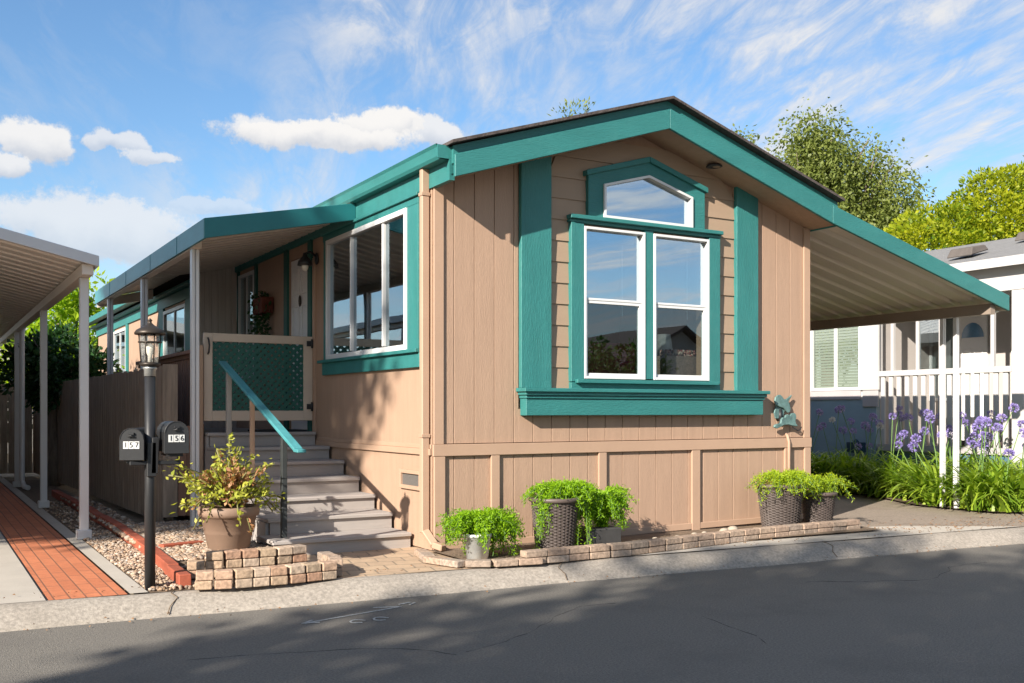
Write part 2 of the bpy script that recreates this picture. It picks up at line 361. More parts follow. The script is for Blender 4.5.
def crown_points(blobs, nclump, per, cr, shell=(.55, 1.0), droop=1.0, tuft=.35):
    vol = np.array([b[3] * b[4] * b[5] for b in blobs]) ** .7; vol /= vol.sum()
    P = []; D = []; T = []; Cs = []
    for b, k in zip(blobs, rng.multinomial(nclump, vol)):
        c = np.array(b[:3]); r = np.array(b[3:6])
        d = rng.normal(size=(k, 3)); d /= np.linalg.norm(d, axis=1, keepdims=True)
        rad = rng.uniform(shell[0], shell[1], (k, 1)); cc = c + d * r * rad
        for j in range(k):
            m = max(3, int(per * rng.uniform(.6, 1.4)))
            s = cr * rng.uniform(.6, 1.3)
            q = rng.normal(size=(m, 3)); q /= np.linalg.norm(q, axis=1, keepdims=True)
            q *= rng.uniform(tuft, 1, (m, 1)) ** .5
            off = q * s; off[:, 2] *= droop
            if droop > 1: off[:, 2] -= s * droop * .5
            P.append(cc[j] + off)
            dd = q + .5 * d[j] + rng.normal(size=(m, 3)) * .5
            if droop > 1: dd[:, 2] -= 1.0
            D.append(dd); T.append(np.full(m, rng.uniform(0, 1))); Cs.append(cc[j])
    return np.concatenate(P), np.concatenate(D), np.concatenate(T), Cs

def tree(name, label, base, trunk_r, blobs, nclump, per, cr, leaf, W, leafmat, barkmat=bark, shell=(.55, 1), droop=1.0, group=None, cat='tree', fork=.45, tuft=.35):
    root = thing(name, label, cat, base, group)
    bl = [(base[0] + b[0], base[1] + b[1], base[2] + b[2]) + tuple(b[3:]) for b in blobs]
    ztop = max(b[2] for b in bl); cx = sum(b[0] for b in bl) / len(bl); cy = sum(b[1] for b in bl) / len(bl)
    t = MB(); b0 = Vector(base); top = Vector((cx, cy, ztop)); f = b0.lerp(top, fork)
    f += Vector((random.uniform(-.15, .15), random.uniform(-.15, .15), 0))
    t.tube([b0 + Vector((0, 0, -.1)), b0.lerp(f, .5) + Vector((.05, -.04, 0)), f, f.lerp(top, .5), top], [trunk_r * 1.25, trunk_r, trunk_r * .8, trunk_r * .5, trunk_r * .15], 9)
    for b in bl:
        e = Vector(b[:3]); s = b0.lerp(top, random.uniform(fork * .7, fork * 1.2)); mid = s.lerp(e, .5) + Vector((0, 0, .12 * (e - s).length))
        t.tube([s, mid, e], [trunk_r * .45, trunk_r * .3, trunk_r * .1], 6)
        for _ in range(4):
            q = Vector(b[:3]) + Vector((random.uniform(-.8, .8) * b[3], random.uniform(-.8, .8) * b[4], random.uniform(-.4, .9) * b[5]))
            t.tube([mid, mid.lerp(q, .5) + Vector((0, 0, .1)), q], [trunk_r * .22, trunk_r * .13, .012], 5)
    t.build('trunk', barkmat, root)
    P, D, T, _ = crown_points(bl, nclump, per, cr, shell, droop, tuft)
    n = len(P); leaves('crown', P, D, leaf * rng.uniform(.5, 1.4, n), W * rng.uniform(.5, 1.4, n), leafmat, root, T, .15)
    return root

# ------------------------------------------------------------------ GROUND, ROAD, PAVING
def sheet(name, pts, z, mat, kind='structure'):
    me = bpy.data.meshes.new(name); me.from_pydata([(x, y, z) for x, y in pts], [], [list(range(len(pts)))]); me.update()
    o = link_mesh(name, me, mat); o['kind'] = kind; return o
ky = lambda x: -1.235 - .066 * x            # foot of the kerb
kb = lambda x: ky(x) + .27                  # back of the kerb
sheet('ground', [(-400, -400), (400, -400), (400, 400), (-400, 400)], -.25, earth)
xs = [-60, 60]
sheet('road', [(-60, -9.0), (60, -14.0), (60, ky(60) + .05), (-60, ky(-60) + .05)], -.12, asphalt)
sheet('opposite_pavement', [(-60, -40), (60, -40), (60, -14.1), (-60, -9.1)], -.05, concrete)
sheet('yard', [(-60, kb(-60)), (60, kb(60)), (60, 120), (-60, 120)], -.012, earth)
m = MB()
prof = [(-.012, -.16), (-.006, -.118), (.05, -.085), (.12, -.035), (.19, -.004), (.25, .004), (.285, .003), (.285, -.16)]
X = [-60, -12] + [x * .5 for x in range(-20, 41)] + [60]
vs = []; fs = []; n = len(prof)
for i, x in enumerate(X):
    j = .012 * math.sin(x * 1.7) + .008 * math.sin(x * 4.1)
    for dy, z in prof: vs.append((x, ky(x) + dy + j * (1 if dy < .2 else 0), z + .004 * math.sin(x * 3 + dy * 20)))
for i in range(len(X) - 1):
    for k in range(n - 1): fs.append((i * n + k, (i + 1) * n + k, (i + 1) * n + k + 1, i * n + k + 1))
m.add(vs, fs, True); tag(m.build('kerb', kerb_mat), kind='structure')
# expansion joints and cracks of the kerb
m = MB()
for x in (-2.42, .55, 3.4, 6.3, -5.4):
    pts = [(x + .03 * math.sin(k * 2.1 + x) + .02 * k, ky(x) + .02 + .06 * k, z + .003) for k, z in enumerate((-.104, -.063, -.022, .002, .005))]
    m.tube(pts, .0035, 5)
tag(m.build('kerb_crack', soil), kind='structure')
sheet('driveway_left', [(-12, kb(-12) - .01), (-3.14, kb(-3.14) - .01), (-3.14, 14), (-12, 14)], .008, concrete)
sheet('brick_strip', [(-3.125, kb(-3.1) - .01), (-2.645, kb(-2.64) - .01), (-2.645, 14), (-3.125, 14)], .008, brick_strip)
sheet('driveway_edge_strip', [(-2.63, kb(-2.63) - .01), (-2.515, kb(-2.5) - .01), (-2.515, 14), (-2.63, 14)], .012, concrete)
m = MB().box(-3.142, -3.123, kb(-3.1), 12, -.02, .004); tag(m.build('driveway_joint', dark_metal), kind='structure')
sheet('gravel_bed', [(-2.515, kb(-2.5)), (-1.25, kb(-1.25)), (-1.2, .5), (-1.25, 3.0), (-1.9, 3.1), (-1.95, 12), (-2.515, 12)], .004, soil)
sheet('walkway', [(-1.3, kb(-1.3) - .005), (.35, kb(.35) - .005), (.1, -.05), (0, .6), (-1.3, .6)], .006, walk_pavers)
sheet('front_bed', [(-.05, -.75), (4.6, -.95), (4.7, -.02), (-.05, -.02)], .03, soil)
sheet('kerb_apron', [(.36, kb(.36) - .012), (4.9, kb(4.9) - .012), (6.2, kb(6.2) - .012), (5.2, -.72), (4.6, -.55), (.36, -.72)], .0105, concrete)
sheet('driveway_right', [(4.6, kb(4.6)), (7.7, kb(7.7)), (7.9, .0), (8.0, 2.2), (7.6, 14), (4.6, 14)], .006, asphalt2)
sheet('flower_bed', [(7.2, -.42), (7.72, -.75), (14, -1.15), (14, 9), (7.8, 9), (8.0, 2.2), (7.2, .7)], .03, soil)

# gravel: pebbles
m = MB(); ico = [(0, 0, -1), (.72, -.53, -.45), (-.28, -.85, -.45), (-.89, 0, -.45), (-.28, .85, -.45), (.72, .53, -.45), (.28, -.85, .45), (-.72, -.53, .45), (-.72, .53, .45), (.28, .85, .45), (.89, 0, .45), (0, 0, 1)]
icf = [(0, 1, 2), (1, 0, 5), (0, 2, 3), (0, 3, 4), (0, 4, 5), (1, 5, 10), (2, 1, 6), (3, 2, 7), (4, 3, 8), (5, 4, 9), (1, 10, 6), (2, 6, 7), (3, 7, 8), (4, 8, 9), (5, 9, 10), (6, 10, 11), (7, 6, 11), (8, 7, 11), (9, 8, 11), (10, 9, 11)]
def pebble(m, x, y, z, s, flat=.6):
    a = random.uniform(0, 6.28); ca, sa = math.cos(a), math.sin(a); sx = s * random.uniform(.7, 1.35); sy = s * random.uniform(.6, 1); sz = s * flat
    m.add([(x + (v[0] * sx * ca - v[1] * sy * sa), y + (v[0] * sx * sa + v[1] * sy * ca), z + v[2] * sz) for v in ico], icf, True)
for _ in range(9500):
    x = random.uniform(-2.5, -1.28); y = random.uniform(-.95, 3.0) if random.random() < .85 else random.uniform(3, 7)
    if y > 3 and x > -1.9: continue
    if y < kb(x) + .02 or (y < .15 and x > -2.18): continue
    inner = x > -2.2
    pebble(m, x, y, .012 + (.05 if inner and y > .2 else 0) + random.uniform(0, .012), random.uniform(.009, .022) * (1.5 if inner else 1))
tag(m.build('gravel', pebble_mat), kind='stuff', label='tan and white gravel covering the bed beside the brick strip')
tag(MB().box(-2.15, -1.25, .15, 3.0, 0, .055).build('raised_bed_soil', soil), kind='structure')
# fallen leaves / debris near the driveway
m = MB()
for _ in range(420):
    x = random.uniform(4.7, 7.6); y = random.gauss(kb(x) + .35, .3)
    if y < kb(x) - .12: continue
    a = random.uniform(0, 6.28); s = random.uniform(.01, .03)
    m.add([(x, y, .017), (x + s * math.cos(a), y + s * math.sin(a), .024), (x + s * math.cos(a + .8) * 1.3, y + s * math.sin(a + .8) * 1.3, .017)], [(0, 1, 2)])
for _ in range(420):
    x = random.uniform(-3.4, 7); y = ky(x) + random.choice((random.gauss(-.05, .06), random.gauss(.3, .12), random.gauss(.42, .1)))
    z = -.114 if y < ky(x) else (-.11 + .42 * (y - ky(x)) if y < ky(x) + .26 else .02)
    a = random.uniform(0, 6.28); s_ = random.uniform(.006, .02)
    m.add([(x, y, z + .003), (x + s_ * math.cos(a), y + s_ * math.sin(a), z + .012), (x + s_ * math.cos(a + .8) * 1.3, y + s_ * math.sin(a + .8) * 1.3, z + .005)], [(0, 1, 2)])
tag(m.build('leaf_litter', M('dry_leaf', (.24, .13, .06), .9, .4, 20, 0)), kind='stuff', label='dry leaf litter along the edge of the right driveway')
# hairline cracks in the asphalt
m = MB()
for (x0, y0, a0, n_) in ((-1.2, -2.9, .25, 26), (2.2, -2.2, -.1, 34), (.4, -3.6, 1.2, 12), (3.6, -3.4, .35, 30), (-2.6, -2.3, -.25, 22)):
    pts = [(x0, y0)]; a_ = a0
    for k in range(n_):
        a_ += random.gauss(0, .28); a_ += (a0 - a_) * .2; pts.append((pts[-1][0] + .07 * math.cos(a_), pts[-1][1] + .07 * math.sin(a_)))
    m.tube([(p[0], p[1], -.1215) for p in pts], [.002 + .0025 * random.random() for _ in pts], 4)
tag(m.build('road_crack', M('tar_crack', (.045, .043, .04), .9, .2, 20, 0)), kind='structure')
# utility marks on the road (an arrow and small figures)
m = MB()
def mark(m, a, b, w=.014):
    m.bar((a[0], a[1], -.1155), (b[0], b[1], -.1155), w, .003)
mark(m, (-1.75, -1.72), (-.98, -1.52)); mark(m, (-1.75, -1.72), (-1.66, -1.65)); mark(m, (-1.75, -1.72), (-1.64, -1.735)); mark(m, (-.98, -1.52), (-1.16, -1.46))
mark(m, (-.96, -1.44), (-.86, -1.41)); mark(m, (-.9, -1.49), (-.84, -1.44)); 
for cx in (-1.42, -1.26):
    pts = [(cx + .05 * math.cos(t) * (1 - .2 * math.sin(t)), -1.83 + .05 * math.sin(t)) for t in [k * .7 for k in range(8)]]
    for p, q in zip(pts, pts[1:]): mark(m, p, q, .012)
tag(m.build('road_marking', chalk), kind='structure')

# ------------------------------------------------------------------ HOUSE
W = 4.55; RX = 2.275; SL = .316
zs = lambda x: 3.20 + SL * (RX - abs(x - RX))           # underside of the rake at x
house = thing('manufactured_home', 'tan manufactured home with teal trim and a peaked front window', 'house', (RX, 0, 0))
arch = [(1.775, 3.075), (2.845, 3.075), (2.845, 3.365), (2.305, 3.52), (1.775, 3.375)]
WX0, WXm0, WXm1, WX1, WZ0, WZm, WZ1 = 1.545, 2.265, 2.37, 3.08, 1.535, 2.255, 2.97
outer = [(0.02, .02), (W - .02, .02), (W - .02, zs(W) + .02), (RX, zs(RX) + .06), (0.02, zs(0) + .02)]
holed_wall('front_wall', outer, [[(WX0 + .02, WZ0 + .02), (WX1 - .02, WZ0 + .02), (WX1 - .02, WZ1 - .02), (WX0 + .02, WZ1 - .02)], arch], 'y', .02, .12, tan, house)
# vertical grooved siding
m = MB()
def vboards(m, x0, x1, z0, ztop, y0=-.002, y1=.0195, step=.203, gap=.006, phase=0.0):
    x = math.floor((x0 - phase) / step) * step + phase
    while x < x1:
        a = max(x0, x + gap / 2); b = min(x1, x + step - gap / 2)
        if b - a > .015:
            za, zb = ztop(a), ztop(b); zm = None
            m.prism_y([(a, z0), (b, z0), (b, zb), (a, za)], y0, y1)
        x += step
zt = lambda x: zs(x) + .03
vboards(m, 0.02, .86, .945, zt); vboards(m, 3.45, W - .02, .945, zt); vboards(m, .86, 3.45, .945, lambda x: 1.25)
vboards(m, 0.02, W - .02, .02, lambda x: .86)
m.build('grooved_siding', tan, house, .002)
# lap siding between the teal trims
m = MB(); z = 1.44; ex = .197
def lap(m, a, b, z):
    zt_ = z + ex + .02
    e = max(0, (zt_ - 3.225) / SL); a2 = max(a, e); b2 = min(b, W - e)
    if b2 <= a2: return
    m.add([(a, -.016, z), (b, -.016, z), (b2, -.002, zt_), (a2, -.002, zt_), (a, .0195, z), (b, .0195, z), (b2, .0195, zt_), (a2, .0195, zt_)],
          [(0, 1, 2, 3), (5, 4, 7, 6), (4, 5, 1, 0), (3, 2, 6, 7), (4, 0, 3, 7), (1, 5, 6, 2)])
while z < 3.9:
    top_ = z + ex + .02

    xe = max(0, (z - 3.225) / SL); xl = max(1.17, xe); xr = min(W - xe, 3.46)
    if xr - xl > .1:
        if z + ex < 3.03: segs = [(xl, 1.45), (3.2, xr)]
        elif z < 3.3: segs = [(xl, 1.65), (2.98, xr)]
        elif z < 3.42: segs = [(xl, 1.9), (2.7, xr)]
        else: segs = [(xl, xr)]
        for a, b in segs:
            if b > a: lap(m, a, b, z)
    z += ex
m.build('lap_siding', taupe, house)
# skirting: rail, battens, bottom batten
m = MB(); m.box(-.01, W + .01, -.034, -.0045, .838, .94)
m.build('skirting_rail', tan_trim, house, .003)
for a, b in ((0.0, .105), (.565, .65), (1.735, 1.825), (2.88, 2.985), (4.165, 4.255), (W - .09, W)): MB().box(a, b, -.03, -.0045, .02, .836).build('skirting_batten', tan_trim, house, .003)
m = MB().hexa([(.11, -.026, .0), (4.46, -.026, .06), (4.46, -.0045, .06), (.11, -.0045, .0), (.11, -.026, .075), (4.46, -.026, .115), (4.46, -.0045, .115), (.11, -.0045, .075)])
m.build('skirting_base_batten', tan_trim, house, .003)
for a, b in ((0, .095), (W - .095, W)): MB().box(a, b, -.022, -.0045, .941, zs(0) + .02).build('corner_board', tan_trim, house, .003)
# teal vertical trims
for a, b in ((.86, 1.185), (3.455, 3.755)):
    MB().prism_y([(a, 1.4405), (b, 1.4405), (b, zt(b)), (a, zt(a))], -.055, -.0045).build('teal_trim', teal_v, house, .004)
# window casing
m = MB(); m.box(1.40, WX0, -.06, .02, 1.505, 2.995); m.box(WX1, 3.225, -.06, .02, 1.505, 2.995); m.box(WXm0, WXm1, -.052, .02, 1.54, 2.995)
m.build('window_casing', teal_v, house, .004)
m = MB(); m.box(1.40, 3.225, -.058, .02, 1.4405, 1.50); m.build('window_casing_base', teal_h, house, .003)
m = MB(); m.box(1.44, 3.17, -.105, -.06, 1.492, 1.528); m.build('window_sill', teal_h, house, .004)
m = MB(); m.box(1.385, 3.235, -.062, .02, 2.997, 3.025); m.box(1.375, 3.235, -.10, .02, 3.026, 3.064); m.build('window_head_ledge', teal_h, house, .004)
ao = [(1.595, 3.03), (3.02, 3.03), (3.02, 3.45), (2.305, 3.665), (1.595, 3.455)]
holed_wall('arched_casing', ao, [[(1.765, 3.066), (2.855, 3.066), (2.855, 3.37), (2.305, 3.53), (1.765, 3.385)]], 'y', -.055, .02, teal_h, house)
m = MB()
m.hexa([(1.56, -.085, 3.445), (2.305, -.085, 3.657), (2.305, -.0, 3.657), (1.56, 0, 3.445), (1.56, -.085, 3.495), (2.305, -.085, 3.712), (2.305, 0, 3.712), (1.56, 0, 3.495)])
m.hexa([(2.307, -.085, 3.657), (3.045, -.085, 3.435), (3.045, 0, 3.435), (2.307, 0, 3.657), (2.307, -.085, 3.712), (3.045, -.085, 3.488), (3.045, 0, 3.488), (2.307, 0, 3.712)])
m.build('arched_casing_cap', teal_h, house, .004)
# teal ledge box below the window
m = MB(); m.box(.875, 3.765, -.115, -.0045, 1.19, 1.345); m.box(.865, 3.775, -.13, -.0045, 1.3452, 1.375); m.box(.85, 3.79, -.15, -.0045, 1.3752, 1.405); m.box(.83, 3.81, -.175, -.0045, 1.4052, 1.44)
m.build('window_ledge_box', teal_h, house, .004)
# front windows
def frame(m, x0, x1, z0, z1, w, y0, y1):
    m.box(x0, x0 + w, y0, y1, z0, z1); m.box(x1 - w, x1, y0, y1, z0, z1); m.box(x0 + w, x1 - w, y0, y1, z0, z0 + w); m.box(x0 + w, x1 - w, y0, y1, z1 - w, z1)
for x0, x1 in ((WX0, WXm0), (WXm1, WX1)):
    m = MB(); frame(m, x0, x1, WZ0, WZ1, .026, -.062, .03)
    frame(m, x0 + .027, x1 - .027, WZ0 + .027, WZm + .022, .028, -.038, .005)       # lower sash, forward
    m.box(x0 + .028, x1 - .028, -.043, -.004, WZm + .0225, WZm + .045)
    w = m.build('window', white_vinyl, house, .003)
    MB().box(x0 + .045, x1 - .045, -.018, -.014, WZ0 + .045, WZm).build('pane', glass, w)
    MB().box(x0 + .02, x1 - .02, -.006, -.002, WZm + .023, WZ1 - .02).build('pane', glass_up, w)
    m = MB()
    for k in range(5): m.box(x0 + .05, x1 - .05, .05, .075, WZ1 - .04 - .016 * k, WZ1 - .03 - .016 * k)
    m.box(x1 - .2, x1 - .196, .05, .055, WZm - .1, WZ1 - .1)
    m.build('raised_blind', white_vinyl, w)
fi = [(1.79, 3.092), (2.83, 3.092), (2.83, 3.357), (2.305, 3.507), (1.79, 3.369)]
w = holed_wall('window', [(1.766, 3.067), (2.854, 3.067), (2.854, 3.374), (2.305, 3.531), (1.766, 3.386)], [fi], 'y', -.075, .03, white_vinyl, house)
MB().prism_y([(a, b) for a, b in [(1.785, 3.088), (2.835, 3.088), (2.835, 3.36), (2.305, 3.503), (1.795, 3.37)]], -.02, -.016).build('pane', glass_up, w)
# roof: two slopes, fascia, soffit
YF = -.425; YB = 15.5
def slab(m, xa, za, xb, zb, y0, y1, t):
    m.hexa([(xa, y0, za), (xb, y0, zb), (xb, y1, zb), (xa, y1, za), (xa, y0, za + t), (xb, y0, zb + t), (xb, y1, zb + t), (xa, y1, za + t)])
zr = zs(RX) + .25
m = MB(); slab(m, -.05, zs(0) + .245, RX, zr, YF - .05, YB, .026); slab(m, RX, zr, W + .03, zs(0) + .245, YF - .05, YB, .026)
m.build('roof', shingle, house)
m = MB()
for s in (1, -1):
    X_ = lambda x: x if s == 1 else W - x
    a, b = X_(0 if s == 1 else .095), RX; z0_ = zs(0) + (0 if s == 1 else .095 * SL)
    pts = [(a, YF, z0_ - .02), (b, YF, zs(RX) - .02), (b, YF + .035, zs(RX) - .02), (a, YF + .035, z0_ - .02), (a, YF, z0_ + .17), (b, YF, zs(RX) + .17), (b, YF + .035, zs(RX) + .17), (a, YF + .035, z0_ + .17)]
    m.hexa(pts)
m.build('fascia', teal_h, house, .004)
m = MB()
for s in (1, -1):
    a, b = (0.0 if s == 1 else W), RX
    m.hexa([(a, YF + .036, zs(0) + .10), (b, YF + .036, zs(RX) + .10), (b, YF + .07, zs(RX) + .10), (a, YF + .07, zs(0) + .10), (a, YF + .036, zs(0) + .246), (b, YF + .036, zs(RX) + .247), (b, YF + .07, zs(RX) + .247), (a, YF + .07, zs(0) + .246)])
m.build('sub_fascia', teal_h, house)
m = MB(); slab(m, 0, zs(0) + .005, RX, zs(RX) + .005, YF + .072, .019, .012); slab(m, RX, zs(RX) + .005, W, zs(W) + .005, YF + .072, .019, .012)
m.build('soffit', tan, house)
lx, ly = 3.02, -.2
lz = zs(lx)
m = MB().lathe((lx, ly, lz - .012), [(.075, .02), (.085, .0), (.06, -.004), (.055, .012), (0.0, .014)], 20); m.build('soffit_light', dark_metal, house)
# left side wall (X = 0)
holed_wall('side_wall', [(.02, .02), (6.3, .02), (6.3, 3.42), (.02, 3.42)],
           [[(.50, 1.80), (2.55, 1.80), (2.55, 3.07), (.50, 3.07)], [(3.22, 1.0), (3.95, 1.0), (3.95, 3.03), (3.22, 3.03)], [(5.38, 1.7), (6.1, 1.7), (6.1, 3.08), (5.38, 3.08)]], 'x', 0.0, .1, tan, house)
m = MB(); m.box(-.026, -.0005, .02, 3.0, .845, .90); m.box(-.012, -.0005, .02, 3.0, .9005, .94); m.build('side_skirt_rail', tan_trim, house, .003)
m = MB(); m.box(-.03, -.0005, .24, 2.70, 3.075, 3.14); m.box(-.055, -.0005, .22, 2.72, 3.141, 3.17); m.box(-.03, -.0005, .10, 6.3, 3.171, 3.33); m.build('frieze_board', teal_h, house, .003)
for a, b in ((.24, .475), (2.575, 2.68)): MB().box(-.03, -.0005, a, b, 1.785, 3.0745).build('side_window_casing', teal_v, house, .003)
m = MB(); m.box(-.075, -.0005, .20, 2.76, 1.752, 1.784); m.box(-.04, -.0005, .20, 2.70, 1.62, 1.7515); m.build('side_window_sill', teal_h, house, .003)
m = MB()
def framex(m, y0, y1, z0, z1, w, x0, x1):
    m.box(x0, x1, y0, y0 + w, z0, z1); m.box(x0, x1, y1 - w, y1, z0, z1); m.box(x0, x1, y0 + w, y1 - w, z0, z0 + w); m.box(x0, x1, y0 + w, y1 - w, z1 - w, z1)
framex(m, .476, 2.574, 1.786, 3.074, .05, -.045, .04); m.box(-.04, .03, 1.01, 1.04, 1.846, 3.014); m.box(-.04, .03, 1.84, 1.87, 1.846, 3.014)
w = m.build('window', white_vinyl, house, .003)
for a, b in ((.53, 1.01), (1.04, 1.84), (1.87, 2.52)): MB().box(-.008, -.004, a, b, 1.84, 3.02).build('pane', glass_dark, w)
m = MB(); framex(m, 5.36, 6.12, 1.68, 3.1, .05, -.03, .04); m.box(-.02, .03, 5.72, 5.76, 1.73, 3.05); w = m.build('window', white_vinyl, house, .003)
MB().box(-.006, -.002, 5.40, 6.08, 1.72, 3.06).build('pane', glass, w)
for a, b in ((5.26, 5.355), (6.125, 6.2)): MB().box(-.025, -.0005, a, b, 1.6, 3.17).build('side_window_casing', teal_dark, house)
# door
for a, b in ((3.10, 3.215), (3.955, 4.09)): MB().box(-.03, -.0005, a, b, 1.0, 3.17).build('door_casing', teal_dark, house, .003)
m = MB(); m.box(.02, .06, 3.222, 3.948, 1.005, 3.026)
for z0, z1 in ((1.15, 1.75), (1.88, 2.48), (2.6, 2.9)):
    for y0, y1 in ((3.31, 3.54), (3.63, 3.86)):
        framex(m, y0, y1, z0, z1, .025, .008, .0205); m.box(.012, .0205, y0 + .05, y1 - .05, z0 + .05, z1 - .05)
d = m.build('door', door_white, house, .003)
m = MB().tube([(0.02, 3.88, 2.0), (-.03, 3.88, 2.0)], .016).blob((-.045, 3.88, 2.0), .028, .028, .028); m.build('handle', lamp_metal, d)
m = MB().blob((.004, 3.58, 2.52), .015, .03, .07); m.build('knocker', lamp_metal, d)
# corner board of the side door jamb and wall lamp
m = MB().box(-.028, -.0005, 3.0, 3.05, 1.0, 2.95); m.build('door_trim', tan_trim, house)
m = MB().blob((-.02, 2.93, 2.93), .02, .05, .07).tube([(-.02, 2.93, 2.95), (-.1, 2.92, 3.0), (-.16, 2.91, 2.97)], .014).lathe((-.16, 2.91, 2.84), [(.085, 0), (.075, .05), (.03, .1), (.02, .14)], 16)
wl = m.build('wall_lamp', dark_metal, house)
MB().blob((-.16, 2.91, 2.83), .04, .04, .055).build('bulb', bulb_mat, wl)
# rear part that stands out to the left
XR = -.546
m = MB(); m.box(XR + .001, 0.0, 6.301, 6.36, .0, 3.42)
m.build('porch_end_wall', shade_grey_panel, house)
m = MB(); x = XR + .004
while x < -.01:
    m.box(x, min(x + .086, -.004), 6.288, 6.3005, .95, 3.38); x += .095
m.build('porch_end_siding', shade_grey_panel, house, .002)
holed_wall('rear_side_wall', [(6.3, .0), (YB - .2, .0), (YB - .2, 3.1), (6.3, 3.1)], [[(6.93, 2.15 - .75), (8.38, 2.15 - .75), (8.38, 2.74), (6.93, 2.74)], [(11.77, 1.6), (13.05, 1.6), (13.05, 2.74), (11.77, 2.74)]], 'x', XR, XR + .08, tan, house)
m = MB(); m.box(XR - .03, XR - .0005, 6.3, YB - .2, 2.82, 2.98)
for a, b in ((6.3, 6.9), (8.41, 8.75), (11.55, 11.74), (13.08, 13.25)): m.box(XR - .03, XR - .0005, a, b, 1.35, 2.8195)
m.build('rear_window_casing', teal, house, .003)
for a, b, z0 in ((6.9, 8.41, 1.37), (11.74, 13.08, 1.57)):
    m = MB(); framex(m, a, b, z0, 2.77, .05, XR - .03, XR + .03); m.box(XR - .02, XR + .02, (a + b) / 2 - .02, (a + b) / 2 + .02, z0 + .05, 2.72)
    w = m.build('window', white_vinyl, house); MB().box(XR - .006, XR - .002, a + .04, b - .04, z0 + .04, 2.73).build('pane', glass, w)
m = MB(); slab(m, XR - .18, 3.16, .3, 3.38, 6.3, YB, .03); m.build('rear_roof', shingle, house)
m = MB().box(XR - .26, XR - .13, 8.6, YB, 3.06, 3.17); m.box(XR - .12, XR - .0005, 6.3, YB, 2.985, 3.03); m.build('rear_gutter', teal, house, .004)
# far / right walls, inside
MB().box(W - .1, W - .005, .13, YB - .2, .02, zs(W) + .02).build('right_wall', tan, house)
MB().box(XR, W, YB - .3, YB - .2, .02, 3.3).build('back_wall', tan, house)
m = MB().box(.12, W - .12, .14, 6.2, .96, 1.0); m.build('room_floor', room_floor, house)
m = MB().box(.12, W - .12, 3.3, 3.36, 1.0, 3.4); m.box(.12, W - .12, .14, 3.3, 3.42, 3.45); m.build('room_wall', room_wall, house)
# gutter and downspout
m = MB()
gp = [(-.02, 3.33), (-.10, 3.335), (-.115, 3.36), (-.125, 3.43), (-.14, 3.455), (-.125, 3.457), (-.105, 3.40), (-.025, 3.345), (-.02, 3.345)]
vs = [(x, y, z) for y in (-.34, 15) for x, z in gp]; n = len(gp)
m.add(vs, [(i, i + 1, i + 1 + n, i + n) for i in range(n - 1)]); m.box(-.127, -.02, -.35, -.338, 3.34, 3.45)
m.build('gutter', teal, house)
MB().box(-.018, .03, YF + .072, 15, 3.165, 3.44).build('eave_fascia', teal_h, house)
MB().box(W + .001, W + .016, YF + .036, 15, 3.19, 3.44).build('eave_fascia', teal_h, house)
m = MB(); m.box(-.085, -.012, .04, .10, .17, 3.34)
m.bar((-.048, .07, .19), (-.02, -.07, .075), .07, .055, (0, 1, 0)); m.bar((-.022, -.065, .08), (.02, -.17, .06), .07, .055)
m.build('downspout', tan_trim, house, .008)
for z in (3.1, 1.0): MB().box(-.09, -.008, .033, .107, z, z + .03).build('downspout_strap', tan_trim, house, .002)
# crawl space vent
m = MB(); framex(m, .20, .66, .525, .70, .035, -.03, -.0005); v = m.build('crawl_vent', tan_trim, house, .003)
m = MB().box(-.008, -.0005, .235, .625, .56, .665); m.build('vent_mesh', M('vent_screen', (.12, .11, .10), .6, .2, 60, .3), v)
# conduit pipe at the right corner
MB().tube([(4.20, -.05, .03), (4.20, -.05, .90), (4.20, -.03, .96), (4.20, -.005, .985)], .016, 10).build('conduit_pipe', tan, house)

# inside the front room
m = MB(); m.box(2.0, 2.6, .5, 1.0, 1.0, 1.40); m.box(2.0, 2.6, .50, .66, 1.40, 1.93); m.box(1.87, 2.0, .5, 1.1, 1.0, 1.65); m.box(2.6, 2.73, .5, 1.1, 1.0, 1.65)
m.top('armchair', red_cloth, 'dark red armchair standing inside the left front window', 'armchair', bev=.05)
m = MB(); m.box(2.75, 3.9, .9, 1.5, 1.0, 1.4); m.box(2.75, 3.9, 1.4, 1.62, 1.0, 1.75); m.top('sofa', cream_cloth, 'cream sofa inside the right front window', 'sofa', bev=.06)
for (x, y, lab) in ((1.74, .36, 'small white table lamp inside left front window'), (2.86, .40, 'white table lamp inside right front window')):
    t = thing('table_lamp', lab, 'lamp', (x, y, 1.5)); MB().lathe((x, y, 1.5), [(.05, 0), (.05, .01), (.012, .03), (.012, .36)], 14).build('base', lamp_metal, t)
    MB().lathe((x, y, 1.82), [(.10, 0), (.07, .21)], 18).build('lamp_shade', lampshade_mat, t)
    t2 = MB(); t2.box(x - .3, x + .28, y - .18, y + .25, 1.46, 1.5)
    for dx, dy in ((-.27, -.15), (.25, -.15), (-.27, .22), (.25, .22)): t2.box(x + dx - .02, x + dx + .02, y + dy - .02, y + dy + .02, 1.0, 1.459)
    t2.top('side_table', fence_wood, lab.replace('small white table lamp', 'dark side table under the lamp').replace('white table lamp', 'dark side table under lamp'), 'table')
m = MB()
for _ in range(260): pebble(m, random.uniform(2.72, 3.10), random.uniform(.17, .30), 1.79 + random.uniform(0, .06), .018, 1)
m.box(2.70, 3.12, .155, .31, 1.505, 1.795); m.top('berry_basket', basket_mat, 'long basket of dark red berries on table in right front window', 'basket')

